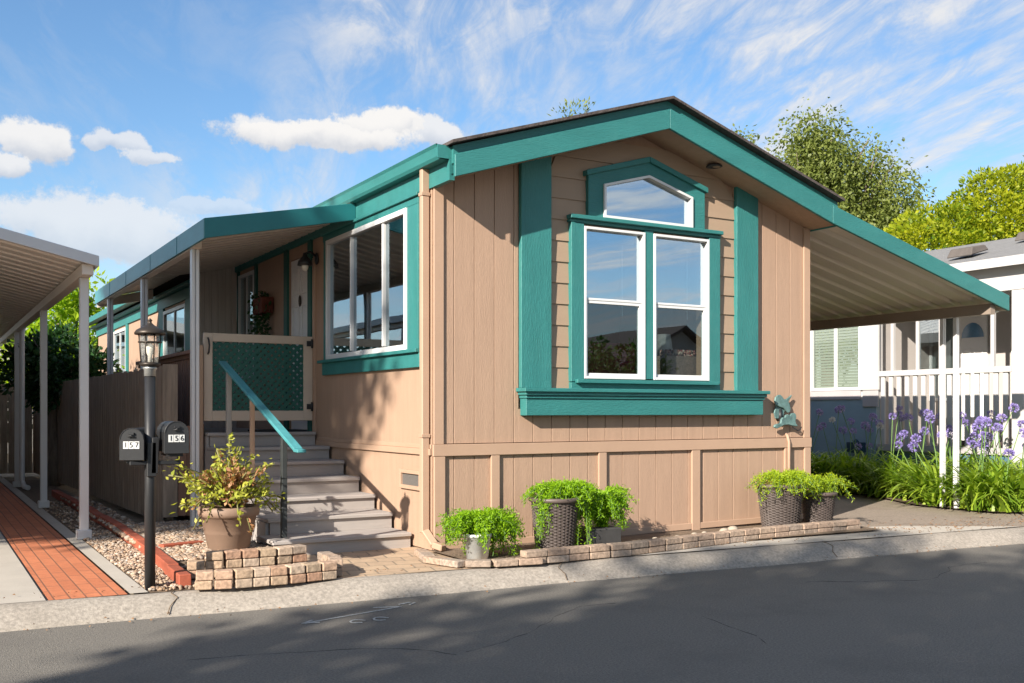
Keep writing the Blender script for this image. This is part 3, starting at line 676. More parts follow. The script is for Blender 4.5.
# ------------------------------------------------------------------ wall ornament (two patina birds)
t = thing('wall_ornament', 'green patina metal ornament of two birds on tan wall', 'ornament', (4.12, -.03, 1.06))
def extrude_poly(pts, y0, y1): return MB().prism_y(pts, y0, y1)
b1 = [(3.985, 1.33), (3.995, 1.375), (4.03, 1.40), (4.07, 1.405), (4.10, 1.385), (4.12, 1.36), (4.15, 1.355), (4.185, 1.375), (4.235, 1.405), (4.24, 1.395), (4.21, 1.355), (4.19, 1.33), (4.205, 1.30), (4.22, 1.255), (4.21, 1.22), (4.18, 1.21), (4.15, 1.235), (4.12, 1.26), (4.08, 1.27), (4.03, 1.285), (4.0, 1.30)]
extrude_poly(b1[::-1], -.06, -.04).build('upper_bird', patina, t, .006)
b2 = [(3.955, 1.06), (3.97, 1.085), (4.01, 1.095), (4.05, 1.10), (4.06, 1.14), (4.085, 1.165), (4.11, 1.16), (4.13, 1.19), (4.17, 1.195), (4.19, 1.18), (4.215, 1.205), (4.26, 1.21), (4.28, 1.19), (4.285, 1.16), (4.27, 1.13), (4.28, 1.10), (4.31, 1.07), (4.27, 1.065), (4.22, 1.075), (4.16, 1.085), (4.10, 1.08), (4.05, 1.06), (4.0, 1.045)]
extrude_poly(b2[::-1], -.08, -.055).build('lower_bird', patina, t, .006)
extrude_poly([(4.02, 1.15), (4.13, 1.15), (4.16, 1.25), (4.10, 1.30), (4.03, 1.29), (4.0, 1.21)], -.035, -.02).build('shadow_plate', patina, t, .004)  # plate added in place of the dark shadow patch between the birds
m = MB(); m.tube([(4.08, -.045, 1.12), (4.09, -.03, 1.25)], .02).tube([(4.1, -.03, 1.1), (4.1, -.005, 1.1)], .012); m.build('bracket', dark_metal, t)
MB().tube([(4.25, -.05, 1.06), (4.33, -.05, 1.02), (4.37, -.05, 1.03), (4.385, -.05, 1.06)], .007).build('hook', dark_metal, t)

# ------------------------------------------------------------------ PORCH
AX = -1.54; AY = 1.72; AB = 8.57
awn = thing('porch_awning', 'blue teal metal awning on white posts over the entry porch', 'awning', (-1.47, 2.45, 0))
def pans(m, x0, z0, x1, z1, y0, y1, pitch=.13, t=.045, th=.006):
    ys = []; y = y0
    while y < y1:
        ys += [(y, 0), (y + pitch * .62, 0), (y + pitch * .72, t), (y + pitch * .9, t)]; y += pitch
    vs = []; n = len(ys)
    for (x, z) in ((x0, z0), (x1, z1)):
        for yy, dz in ys: vs.append((x, yy, z + dz))
    for (x, z) in ((x0, z0), (x1, z1)):
        for yy, dz in ys: vs.append((x, yy, z + dz + th))
    fs = []
    for i in range(n - 1):
        fs += [(i, i + 1, n + i + 1, n + i), (2 * n + i, 3 * n + i, 3 * n + i + 1, 2 * n + i + 1), (i, 2 * n + i, 2 * n + i + 1, i + 1), (n + i, n + i + 1, 3 * n + i + 1, 3 * n + i)]
    fs += [(0, n, 3 * n, 2 * n), (n - 1, 3 * n - 1, 4 * n - 1, 2 * n - 1)]
    m.add(vs, fs)
m = MB(); pans(m, AX + .03, 2.92, -.03, 3.24, AY + .03, 6.28, .24, .07); pans(m, AX + .03, 2.935, XR - .14, 3.14, 6.285, AB - .03, .24, .05); m.build('roof_panel', pan_under, awn)
m = MB(); m.hexa([(AX, AY, 2.85), (-.03, AY, 3.165), (-.03, AY + .025, 3.165), (AX, AY + .025, 2.85), (AX, AY, 3.04), (-.03, AY, 3.335), (-.03, AY + .025, 3.335), (AX, AY + .025, 3.04)])
m.build('front_fascia', M('shade_darkened_teal_metal', (.014, .14, .15), .45, .1, 2, .06, 30, (1, 1, 1)), awn, .004)  # teal darkened in the base colour to imitate tree shade
m = MB(); m.box(AX, AX + .025, AY + .026, AB, 2.855, 3.04)
for y in (2.9, 4.3, 5.9, 7.2): m.box(AX - .004, AX, y, y + .012, 2.856, 3.039)
m.build('side_fascia', teal_skylit, awn)
MB().box(-1.51, -1.42, AY + .6, AB - .05, 2.845, 2.93).build('eave_beam', pan_under, awn, .004)
MB().hexa([(AX + .03, AB - .03, 2.80), (XR - .15, AB - .03, 2.98), (XR - .15, AB, 2.98), (AX + .03, AB, 2.80), (AX + .03, AB - .03, 2.93), (XR - .15, AB - .03, 3.13), (XR - .15, AB, 3.13), (AX + .03, AB, 2.93)]).build('rear_beam', pan_under, awn)
for y in (2.42, 5.06, 7.62):
    m = MB(); m.box(-1.505, -1.473, y - .04, y + .04, -.03, 2.844); m.box(-1.463, -1.43, y - .04, y + .04, -.03, 2.844); m.box(-1.473, -1.463, y - .025, y + .025, -.03, 2.844); m.box(-1.53, -1.41, y - .065, y + .065, -.03, .07)
    m.build('post', post_white, awn, .004)

# steps
st = thing('entry_steps', 'grey painted wooden steps climbing to the porch gate', 'steps', (-.62, .4, 0))
tz = [.142, .286, .425, .571, .72, .853, 1.0]; ry = [.395, .814, 1.232, 1.634, 2.06, 2.493, 2.94]
for i, (z, y) in enumerate(zip(tz, ry)):
    yn = ry[i + 1] if i < 6 else 6.28
    xl = -1.22 if i else -1.30
    MB().box(xl, -.032, y - .03, yn + .02 - .0 if i < 6 else 6.28, z - .035, z).build('tread', step_grey, st, .006)
    zb = tz[i - 1] if i else 0.0
    MB().box(xl + .03, -.034, y, y + .02, zb + .001, z - .0355).build('riser', step_grey, st)
m = MB()
for i, (z, y) in enumerate(zip(tz, ry)):
    yn = ry[i + 1] if i < 6 else 6.28
    m.box(-1.225, -1.195, y + .021, yn + .0205, 0 if i < 6 else .1, z - .036)
m.build('stringer', step_grey, st)
MB().box(-.62, -.06, 3.12, 3.55, 1.001, 1.02).top('doormat', mat_dark, 'black rubber doormat on porch behind the gate', 'doormat', bev=.005)

# gate
gt = thing('porch_gate', 'tan framed gate with dark green lattice at top of steps', 'gate', (-.62, 3.05, 1.12))
m = MB(); frame_z = (1.125, 2.065); gx0, gx1 = -1.235, -.03
m.box(gx0, gx0 + .095, 3.03, 3.07, *frame_z); m.box(gx1 - .105, gx1, 3.03, 3.07, *frame_z); m.box(gx0 + .095, gx1 - .105, 3.03, 3.07, 1.125, 1.235); m.box(gx0 + .095, gx1 - .105, 3.03, 3.07, 1.975, 2.065)
m.build('gate_frame', M('cream_gate_paint', (.56, .46, .36), .55, .06, 2, .15), gt, .004)
m = MB(); x0, x1, z0, z1 = gx0 + .09, gx1 - .10, 1.23, 1.98
def strips(m, s, y):
    k = -30
    for k in range(-40, 60):
        c = k * .082      # line z - s*x = const
        pts = []
        zc = lambda x: z0 + s * (x - x0) + c
        a, b = x0, x1
        lo, hi = sorted(((z0 - z0 - c) / s + x0, (z1 - z0 - c) / s + x0))
        a = max(a, lo); b = min(b, hi)
        if b - a > .02: m.bar((a, y, zc(a)), (b, y, zc(b)), .005, .037, (0, 0, 1))
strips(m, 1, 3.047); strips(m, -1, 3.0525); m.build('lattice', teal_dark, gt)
for z in (1.28, 1.985):
    m = MB(); m.box(-.10, -.045, 3.015, 3.0295, z - .03, z + .03); m.box(-.04, -.003, 3.012, 3.034, z - .045, z + .045); m.tube([(-.043, 3.015, z - .05), (-.043, 3.015, z + .05)], .012); m.build('hinge', dark_metal, gt)
m = MB().tube([(-1.19, 3.028, 1.84), (-1.19, 2.99, 1.86), (-1.185, 2.985, 1.93), (-1.19, 2.995, 1.99), (-1.19, 3.028, 2.01)], .009); m.build('handle', dark_metal, gt)
MB().box(-1.315, -1.245, 3.0, 3.07, 0, 1.93).top('gate_post', tan_wood, 'tall tan wooden gate post beside the awning post', 'post', bev=.004)

# handrail
hr = thing('handrail', 'worn turquoise handrail sloping down beside the grey steps', 'handrail', (-1.14, .5, .14))
MB().bar((-1.14, 2.62, 1.735), (-1.14, .20, .912), .078, .03).bar((-1.14, .215, .905), (-1.14, .10, .902), .075, .028).build('rail', rail_paint, hr, .005)
MB().box(-1.165, -1.118, .55, .60, .143, 1.0).build('post', M('dark_post_paint', (.03, .034, .034), .6, .2, 4, .2), hr, .004)
MB().box(-1.16, -1.12, 1.52, 1.56, .572, 1.33).build('post', tan_wood, hr, .004)
MB().box(-1.165, -1.115, 2.35, 2.40, .721, 1.62).build('post', M('grey_weathered_post', (.30, .28, .25), .8, .2, 4, .3, 30, (5, 5, .5)), hr, .004)

# deck side railing with pickets
rl = thing('deck_railing', 'weathered wooden picket railing along left side of the porch deck', 'railing', (-1.3, 4.6, 1.0))
m = MB(); y = 3.14
while y < 6.2:
    m.box(-1.31, -1.285, y, y + .085, 1.08, 1.80); y += .115
m.build('picket', red_wood, rl, .003)
m = MB(); m.box(-1.36, -1.24, 3.08, 6.25, 1.845, 1.885); m.box(-1.325, -1.27, 3.08, 6.25, 1.80, 1.844); m.box(-1.33, -1.265, 3.08, 6.25, 1.03, 1.079); m.build('cap_rail', red_wood, rl, .004)
MB().box(-1.30, -1.26, 3.1, 6.27, .05, 1.029).build('deck_skirt', red_wood, rl)
# hanging basket and its plant by the door
t = thing('hanging_planter', 'rust red wall planter with trailing plant beside the door', 'planter', (-.09, 4.75, 2.2))
MB().prism_x([(4.56, 2.46), (4.94, 2.46), (4.98, 2.66), (4.54, 2.66)], -.16, -.006).build('basket', ornament_red, t, .01)
P = []; D = []
for _ in range(34):
    y = random.uniform(4.55, 5.1); x = -random.uniform(.03, .18); L_ = random.uniform(.2, .9)
    for k in range(int(L_ * 22)): P.append((x + random.gauss(0, .02), y + random.gauss(0, .03), 2.7 - k / 22 + random.uniform(-.02, .05))); D.append((random.gauss(0, 1), random.gauss(0, 1), -1))
leaves('foliage', P, D, .06, .04, dark_leaf, t, rng.uniform(0, 1, len(P)))

# ------------------------------------------------------------------ RIGHT CARPORT AWNING
cp = thing('carport_awning', 'wide almond carport roof with teal edge on right side of house', 'carport', (6.0, 0, 0))
CX0, CX1 = W + .02, 7.47
m = MB(); pans(m, CX0, 3.215, CX1 - .03, 2.53, -.37, 11, .30, .045); m.build('roof_panel', pan_under, cp)
m = MB(); m.hexa([(4.458, YF, zs(0) + .008), (CX1, YF, 2.435), (CX1, YF + .034, 2.435), (4.458, YF + .034, zs(0) + .008), (4.458, YF, 3.40), (CX1, YF, 2.62), (CX1, YF + .034, 2.62), (4.458, YF + .034, 3.40)])
m.build('front_fascia', teal_h, cp, .004)
m = MB().box(CX1 - .03, CX1 + .0, YF + .031, 11, 2.44, 2.60); m.build('side_fascia', pan_under, cp)
MB().box(7.20, 7.29, -.36, 11, 2.39, 2.515).build('eave_beam', M('dark_beam', (.24, .19, .15), .6, .1, 3, .05), cp)
for y in (.14, .33):
    m = MB(); m.box(7.22, 7.245, y - .026, y + .026, .02, 2.389); m.box(7.25, 7.275, y - .026, y + .026, .02, 2.389); m.box(7.245, 7.25, y - .015, y + .015, .02, 2.389)
    m.build('post', post_white, cp, .004)
for k in range(12): MB().blob((7.435, -.25 + .3 * k, 2.44), .035, .06, .02, 8, 4).build('pan_end_light_spot', white_vinyl, cp)  # white blobs stand in for light showing at the pan ends

# ------------------------------------------------------------------ LEFT CARPORT
lc = thing('neighbour_carport', 'pale metal carport with corrugated underside over the left driveway', 'carport', (-2.49, 2.47, 0))
LX = -2.40; LYF = 2.15; sl = .228
zc = lambda x: 2.575 + sl * (LX - x)
m = MB(); pans(m, -7.0, zc(-7.0) + .03, LX - .02, zc(LX) + .03, LYF + .03, 13.5, .30, .05); m.build('roof_panel', pan_white, lc)
m = MB().hexa([(-7.0, LYF, zc(-7.0)), (LX, LYF, zc(LX)), (LX, LYF + .03, zc(LX)), (-7.0, LYF + .03, zc(-7.0)), (-7.0, LYF, zc(-7.0) + .115), (LX, LYF, zc(LX) + .1), (LX, LYF + .03, zc(LX) + .1), (-7.0, LYF + .03, zc(-7.0) + .115)]); m.build('front_fascia', fascia_grey, lc, .004)
m = MB().box(LX - .03, LX, LYF + .031, 13.5, 2.575, 2.675); m.build('side_fascia', fascia_grey, lc, .004)
MB().box(-2.54, -2.44, LYF + .06, 13.4, 2.50, 2.60).build('eave_beam', pan_under, lc, .004)
for y in (2.47, 6.1, 10.1):
    m = MB(); m.box(-2.53, -2.45, y - .04, y + .04, 0.012, 2.499); m.box(-2.555, -2.425, y - .06, y + .06, .0125, .1); m.build('post', post_white, lc, .006)
m = MB().tube([(-2.43, 9.6, 2.6), (-2.46, 9.6, 2.45), (-2.46, 9.6, .15), (-2.44, 9.45, .06), (-2.4, 9.3, .05)], .04, 10); m.build('downspout', post_white, lc)

# ------------------------------------------------------------------ FENCES
def fence_run(m, a, b, z0, z1, w=.14, t=.02):
    a = Vector(a); b = Vector(b); d = b - a; L_ = d.length; d.normalize(); nrm = Vector((d.y, -d.x)); s = 0
    while s < L_:
        c = a + d * (s + w * .5); j = random.uniform(-.012, .012)
        m.obox((c.x + nrm.x * random.uniform(-.003, .003), c.y + nrm.y * random.uniform(-.003, .003), (z0 + z1 + j) / 2), (d.x * (w * .5 - .003), d.y * (w * .5 - .003), 0), (nrm.x * t / 2, nrm.y * t / 2, 0), (0, 0, (z1 - z0 + j) / 2)); s += w
fn = thing('wooden_fence', 'dark weathered board fence running back beside the gravel bed', 'fence', (-1.75, 7, 0))
m = MB(); fence_run(m, (-1.64, 3.10), (-1.95, 13.2), .06, 1.70); m.build('board_panel', fence_wood, fn)
m = MB(); m.box(-1.62, -1.56, 3.2, 13, 1.45, 1.53) if False else None
for y in (3.2, 5.6, 8.0, 10.4): MB().box(-1.60 - (y - 3.1) * .031, -1.51 - (y - 3.1) * .031, y, y + .09, 0, 1.72).build('post', fence_wood, fn)
fn2 = thing('wooden_fence', 'short reddish board fence return facing street beside the mailbox', 'fence', (-1.5, 3.04, 0))
m = MB(); fence_run(m, (-1.655, 3.045), (-1.50, 3.045), .12, 1.72, .155); m.build('tall_board', fence_wood, fn2)
m = MB(); fence_run(m, (-1.498, 3.04), (-1.318, 3.04), .13, 1.08, .09); m.build('short_board', red_wood, fn2)
fn3 = thing('wooden_fence', 'dark fence closing far end of the left driveway', 'fence', (-4.2, 13.3, 0))
m = MB(); fence_run(m, (-6.6, 13.4), (-1.97, 13.4), .05, 1.75); m.build('board_panel', fence_wood, fn3)

# red timber edging
def edging(pts, label, h=.095, w=.085):
    m = MB()
    for (a, b) in zip(pts, pts[1:]):
        L_ = math.dist(a, b); n = max(1, round(L_ / .62))
        for k in range(n):
            p = [a[i] + (b[i] - a[i]) * (k + .01) / n for i in (0, 1)]; q = [a[i] + (b[i] - a[i]) * (k + .99) / n for i in (0, 1)]
            j = random.uniform(-.006, .006); m.bar((p[0] + j, p[1], h / 2 + .004), (q[0] + j, q[1], h / 2 + .004 + j), w, h)
    return m.top('timber_edging', red_edge, label, 'garden edging', bev=.006)
edging([(-2.25, -.74), (-2.17, .9), (-2.12, 2.6), (-2.13, 5.0), (-2.16, 8)], 'long red stained timber edging between two gravel beds')
edging([(-2.08, .98), (-1.70, 1.12)], 'short red timber crosspiece between gravel and terracotta pot')

# ------------------------------------------------------------------ STACKED PAVER WALLS
def paver(root, c, ang, l, w, h, mat):
    d = Vector((math.cos(ang), math.sin(ang), 0)); q = Vector((-d.y, d.x, 0))
    return MB().obox(c, d * l / 2, q * w / 2, (0, 0, h / 2)).build('paver', mat, root, .007, 2)
def curve_wall(pts, l, w, h, courses, mat, label, z0=.012, skip=()):
    # pts: polyline of the wall's centre line
    P = [Vector((x, y)) for x, y in pts]; seg = [(P[i + 1] - P[i]).length for i in range(len(P) - 1)]; tot = sum(seg)
    root = thing('paver_wall', label, 'garden wall', (pts[0][0], pts[0][1], z0))
    def at(s):
        s = max(0, min(tot - 1e-6, s))
        for i, L_ in enumerate(seg):
            if s <= L_: d = (P[i + 1] - P[i]).normalized(); return P[i] + d * s, math.atan2(d.y, d.x)
            s -= L_
        d = (P[-1] - P[-2]).normalized(); return P[-1], math.atan2(d.y, d.x)
    for c in range(courses):
        s = l / 2 - (l / 2 * (c % 2) if (c, 'flush') not in skip else 0)
        if s < l * .3: s += l * .5
        k = 0
        while s < tot:
            p, a = at(s)
            if (c, k) not in skip:
                o = paver(root, (p.x + random.uniform(-.006, .006), p.y + random.uniform(-.008, .008), z0 + h * (c + .5) + .001 * c), a + random.uniform(-.04, .04), l - .006 - random.uniform(0, .008), w, h - .003, mat)
            s += l; k += 1
    return root
curve_wall([(-2.22, -.86), (-1.95, -.93), (-1.6, -.94), (-1.27, -.90)], .126, .10, .063, 2, paver_mat, 'lower front tier of tan stacked pavers beside the kerb', skip=((1, 'flush'),))
curve_wall([(-2.16, -.37), (-1.9, -.42), (-1.55, -.42), (-1.26, -.37)], .127, .11, .063, 3, paver_mat, 'upper tier of tan stacked pavers in front of the brown pot', skip=((1, 'flush'), (2, 'flush'), (2, 0)))
curve_wall([(-1.20, -.86), (-1.14, -.66), (-1.13, -.42)], .127, .10, .063, 2, border_mat, 'short pale paver stack at right end of the two paver tiers', skip=((1, 'flush'),))
curve_wall([(-.18, -.12), (-.30, -.55), (-.22, -.86), (.02, -1.0), (.36, -1.04)], .21, .10, .055, 1, border_mat, 'low single course paver border curving around the white pot')
curve_wall([(.28, -1.03), (1.3, -1.03), (2.7, -.83), (3.6, -.76), (4.42, -.73)], .21, .10, .055, 2, border_mat, 'long two course paver border along front of the house')
# loose white stones by the skirt
for x, y, s in ((2.95, -.42, .055), (3.12, -.36, .06), (2.55, -.45, .04), (2.3, -.5, .035), (2.05, -.48, .03), (2.75, -.36, .03)):
    m = MB().blob((x, y, .03 + s * .45), s, s * .8, s * .6, 10, 6, .06)
    m.top('stone', M('pale_stone%d' % int(x * 100), (.38, .32, .25), .8, .15, 8, .2) if x == 2.95 else bpy.data.materials['pale_stone295'], 'pale rounded stone lying in the front bed near the skirting', 'stone', 'pale stones in the front bed')

# ------------------------------------------------------------------ LAMP POST, MAILBOXES
px, py = -2.476, -.66
lp = thing('lamp_post', 'black lamp post with lantern standing in gravel by kerb', 'lamp post', (px, py, 0))
MB().tube([(px, py, 0), (px, py, 1.475)], .036, 16).build('pole', dark_metal, lp)
MB().lathe((px, py, 1.47), [(.04, 0), (.04, .045), (.048, .05), (.048, .062), (.03, .07)], 18).build('collar', zinc, lp)
lt = MB().lathe((px, py, 1.54), [(.055, 0), (.07, .005), (.07, .02), (.06, .025)], 18).lathe((px, py, 1.755), [(.08, 0), (.082, .012), (.10, .0), (.104, .012), (.09, .032), (.055, .052), (.03, .066), (.012, .082), (.012, .095), (.018, .10), (.0, .115)], 24)
for k in range(8):
    a = k * math.pi / 4 + .2
    lt.tube([(px + .062 * math.cos(a), py + .062 * math.sin(a), 1.56), (px + .078 * math.cos(a), py + .078 * math.sin(a), 1.757)], .0045, 5)
lt.lathe((px, py, 1.70), [(.074, 0), (.079, 0), (.079, .008), (.074, .008), (.074, 0)], 24)
lt = lt.build('lantern', lamp_metal, lp)
MB().lathe((px, py, 1.562), [(.058, 0), (.072, .19)], 20).build('glass_shade', glass_clear, lt)
MB().lathe((px, py, 1.56), [(.014, 0), (.014, .05), (.028, .08), (.028, .12), (.0, .145)], 12).build('bulb', bulb_mat, lt)
m = MB().box(px - .03, px + .035, py - .055, py + .045, .78, 1.02); m.box(px - .14, px + .2, py - .045, py - .02, .86, .89)
m.bar((px + .02, py - .03, .80), (px + .03, py - .03, 1.05), .05, .05, (0, 1, 0)); m.build('bracket', dark_metal, lp, .006)

def digits(txt, h):
    cu = bpy.data.curves.new('digits', 'FONT'); cu.body = txt; cu.size = h; cu.align_x = 'CENTER'; cu.align_y = 'CENTER'; cu.extrude = .001
    o = bpy.data.objects.new('tmp_digits', cu); COL.objects.link(o)
    dg = bpy.context.evaluated_depsgraph_get(); me = bpy.data.meshes.new_from_object(o.evaluated_get(dg)); bpy.data.objects.remove(o); bpy.data.curves.remove(cu)
    me.transform(Matrix.Rotation(R(90), 4, 'X')); return me
def mailbox(c, rz, num, label, w=.152, hh=.215, L_=.44, flag=True):
    """front of the box faces -Y before turning; c is the bottom middle of the front"""
    root = thing('mailbox', label, 'mailbox', (0, 0, 0))
    r = w / 2; prof = [(-r, 0), (r, 0)] + [(r * math.cos(t), hh - r + r * math.sin(t)) for t in [k * math.pi / 12 for k in range(13)]]
    b = MB().prism_y(prof, .01, L_).build('body', mail_metal, root, .004)
    p2 = [(x * 1.06, z * 1.02 - .003) for x, z in prof]
    d = MB().prism_y(p2, -.012, .0095); d.box(-.018, .018, -.03, -.0125, hh - .045, hh - .03); d.tube([(-.02, -.02, hh - .06), (0, -.035, hh - .05), (.02, -.02, hh - .06)], .006)
    for k in range(12):
        a, b_ = prof[2 + k], prof[3 + k]; d.bar((a[0] * 1.0, -.014, a[1]), (b_[0] * 1.0, -.014, b_[1]), .005, .006)
    d = d.build('door', mail_metal, root, .002)
    for k, ch in enumerate(num):
        x = (k - 1) * .036 - .002
        MB().box(x - .0165, x + .0165, -.0165, -.0125, .075, .125).build('number_tile', number_white, d)
        me = digits(ch, .05); me.transform(Matrix.Translation((x, -.0185, .10))); link_mesh('digit', me, number_black, d)
    m = MB().box(-.05, .05, .05, L_ - .05, -.025, -.001); m.build('mount_plate', dark_metal, root)
    root.location = c; root.rotation_euler = (0, 0, rz); return root
mailbox((-2.60, -.70, .90), R(-22), '157', 'black mailbox numbered 157 left of the lamp post')
mailbox((-2.335, -.83, .945), R(-4), '156', 'black mailbox numbered 156 right of the lamp post')

# ------------------------------------------------------------------ POTTED PLANTS
def arching(n, rad, h, down, seg=10):
    out = []
    for _ in range(n):
        a = random.uniform(0, 6.283); r = rad * random.uniform(.35, 1); hh = h * random.uniform(.5, 1.1); dn = down * random.uniform(.2, 1)
        pts = []
        for k in range(seg + 1):
            t = k / seg
            pts.append((r * t * math.cos(a) + random.gauss(0, .006), r * t * math.sin(a) + random.gauss(0, .006), hh * math.sin(min(t * 1.9, math.pi * .62)) - dn * max(0, t - .45) ** 1.4 * 2.2))
        out.append(pts)
    return out
def fern_on(root, c, n, rad, h, down, leafn=10, lsize=.035, sc_=(1, 1, 1), floor=.04, leafm=None):
    P = []; D = []; T = []; m = MB()
    for pts in arching(n, rad, h, down):
        w = [Vector((c[0] + p[0] * sc_[0], min(c[1] + p[1] * sc_[1], -.05), max(c[2] + p[2] * sc_[2], floor))) for p in pts]
        m.tube(w, .0025, 4, False); tt = random.random()
        for i in range(len(w) - 1):
            for _ in range(leafn):
                q = w[i].lerp(w[i + 1], random.random()); d = Vector((random.gauss(0, 1), random.gauss(0, 1), random.gauss(.2, 1)))
                q = q + Vector((random.gauss(0, .014), random.gauss(0, .014), random.gauss(0, .014)))
                if q.z < floor: q.z = floor + random.random() * .02
                P.append(q); D.append(d); T.append(tt)
    m.build('stems', stemgreen, root)
    leaves('foliage', [tuple(p) for p in P], [tuple(d) for d in D], lsize * rng.uniform(.6, 1.3, len(P)), lsize * .28, leafm or fern, root, T)

def wicker_pot(root, c, r0, r1, h, mat=wicker_mat):
    m = MB(); n = 96; rows = int(h / .013); prof = []
    vs = []; fs = []
    for i in range(rows + 1):
        t = i / rows; r = r0 + (r1 - r0) * (t ** .75)
        for k in range(n):
            a = 2 * math.pi * k / n; bump = .006 * (1 if (k // 3 + i) % 2 == 0 else -1) - (.005 if k % 3 == 2 else 0)
            rr = r + bump; vs.append((c[0] + rr * math.cos(a), c[1] + rr * math.sin(a), c[2] + h * t))
    for i in range(rows):
        for k in range(n): fs.append((i * n + k, i * n + (k + 1) % n, (i + 1) * n + (k + 1) % n, (i + 1) * n + k))
    m.add(vs, fs, False); m.build('pot', mat, root)
    MB().lathe((c[0], c[1], c[2] + h - .035), [(r1 + .004, 0), (r1 + .022, .008), (r1 + .024, .035), (r1 + .01, .042), (r1 - .02, .036), (r1 - .025, -.02), (0, -.02)], 40).build('rim', rim_mat, root)

# brown clay pot with succulents
c = (-1.60, .62, .05)
t = thing('potted_plant', 'brown clay pot of rusty and yellow green succulents on the gravel', 'potted plant', c)
MB().lathe(c, [(.155, 0), (.165, .01), (.195, .16), (.20, .165), (.20, .185), (.205, .19), (.225, .30), (.245, .305), (.252, .33), (.252, .375), (.24, .385), (.215, .38), (.21, .34), (0, .34)], 36).build('pot', terracotta, t)
P = []; D = []; T = []; P2 = []; D2 = []; T2 = []; m = MB()
for i in range(84):
    a = random.uniform(0, 6.283); r = random.uniform(.08, .42); h = random.uniform(.12, .42) * (1.2 - r); 
    drop = random.choice((0, 0, .15, .32)) * (r > .22)
    b = Vector((c[0], c[1], c[2] + .36)); e = b + Vector((r * math.cos(a), r * math.sin(a), h - drop)); mid = b.lerp(e, .5) + Vector((0, 0, .06 + drop * .5))
    m.tube([b, mid, e], .006, 5)
    isr = r < .34 and random.random() < .75
    for k in range(24):
        s = random.uniform(.25, 1.02); q = (b.lerp(mid, s * 2) if s < .5 else mid.lerp(e, s * 2 - 1)) + Vector((random.gauss(0, .014), random.gauss(0, .014), random.gauss(0, .014)))
        d = (e - b).normalized() * .6 + Vector((random.gauss(0, .8), random.gauss(0, .8), random.gauss(.3, .7)))
        (P2 if isr else P).append(tuple(q)); (D2 if isr else D).append(tuple(d)); (T2 if isr else T).append(random.random())
for (ex, ey, ez) in ((-.52, -.10, .42), (-.50, -.05, .30), (.02, .05, .62), (.10, .0, .52), (-.12, -.08, .5), (.36, -.02, .36), (.44, -.1, .08), (-.44, -.16, .05), (.40, .05, .2), (-.36, -.2, .18), (.05, -.3, .1), (.22, .02, .44)):
    b = Vector((c[0], c[1], c[2] + .36)); e = Vector((c[0] + ex, c[1] + ey, c[2] + .36 + ez)); mid = b.lerp(e, .5) + Vector((0, 0, .1))
    m.tube([b, mid, e], .008, 5)
    for k in range(36):
        s = random.uniform(.3, 1.02); q = (b.lerp(mid, s * 2) if s < .5 else mid.lerp(e, s * 2 - 1)) + Vector((random.gauss(0, .02), random.gauss(0, .02), random.gauss(0, .02)))
        P.append(tuple(q)); D.append((random.gauss(0, 1), random.gauss(0, 1), random.gauss(.2, .8))); T.append(random.uniform(.3, 1))
m.build('stems', M('succulent_stem', (.16, .15, .05), .6, .2, 6, 0), t)
leaves('green_leaves', P, D, .052 * rng.uniform(.6, 1.3, len(P)), .026, jade, t, T, .2)
leaves('rusty_leaves', P2, D2, .055 * rng.uniform(.7, 1.3, len(P2)), .03, rust, t, T2, .2)

t = thing('potted_fern', 'bright green fern spilling over a small white stained pot', 'potted plant', (.07, -.68, .012))
MB().lathe((.07, -.68, .012), [(.085, 0), (.11, .2), (.118, .2), (.118, .225), (.10, .225), (.095, .18), (0, .18)], 28).build('pot', white_pot, t)
fern_on(t, (.10, -.67, .22), 120, .38, .2, .22, 12, .036, (1, .6, 1))
fern_on(t, (.28, -.56, .18), 90, .36, .2, .34, 12, .036, (.8, .7, 1))
t = thing('potted_fern', 'large dark wicker pot left of centre with trailing bright fern', 'potted plant', (.98, -.52, .03))
wicker_pot(t, (.92, -.52, .03), .16, .205, .45); fern_on(t, (1.0, -.52, .45), 110, .42, .17, .2, 12, .034, (1, .6, 1)); fern_on(t, (.78, -.62, .44), 16, .14, .06, .62, 14, .03, (1, .5, 1)); fern_on(t, (1.14, -.6, .44), 18, .16, .08, .6, 14, .03, (1, .5, 1))
t = thing('potted_fern', 'low grey box planter with bushy fern beside large wicker pot', 'potted plant', (1.40, -.46, .03))
MB().box(1.21, 1.58, -.60, -.33, .03, .19).build('pot', grey_pot, t, .01); fern_on(t, (1.46, -.46, .20), 140, .38, .34, .22, 12, .036, (1, .7, 1))
t = thing('potted_fern', 'large dark wicker pot near right corner with trailing fern', 'potted plant', (3.66, -.42, .03))
wicker_pot(t, (3.70, -.42, .03), .17, .228, .46); fern_on(t, (3.70, -.46, .45), 120, .42, .18, .24, 11, .034, (1, .75, 1), leafm=fern_yellow); fern_on(t, (3.50, -.46, .46), 7, .3, .10, .12, 7, .03, (1, .6, 1), leafm=fern_dry)
t = thing('potted_fern', 'small dark wicker pot with fern at right end of the paver border', 'potted plant', (4.28, -.44, .03))
wicker_pot(t, (4.22, -.44, .03), .13, .17, .36); fern_on(t, (4.25, -.44, .36), 38, .50, .24, .30, 12, .03, (1, .6, 1), leafm=fern_yellow)

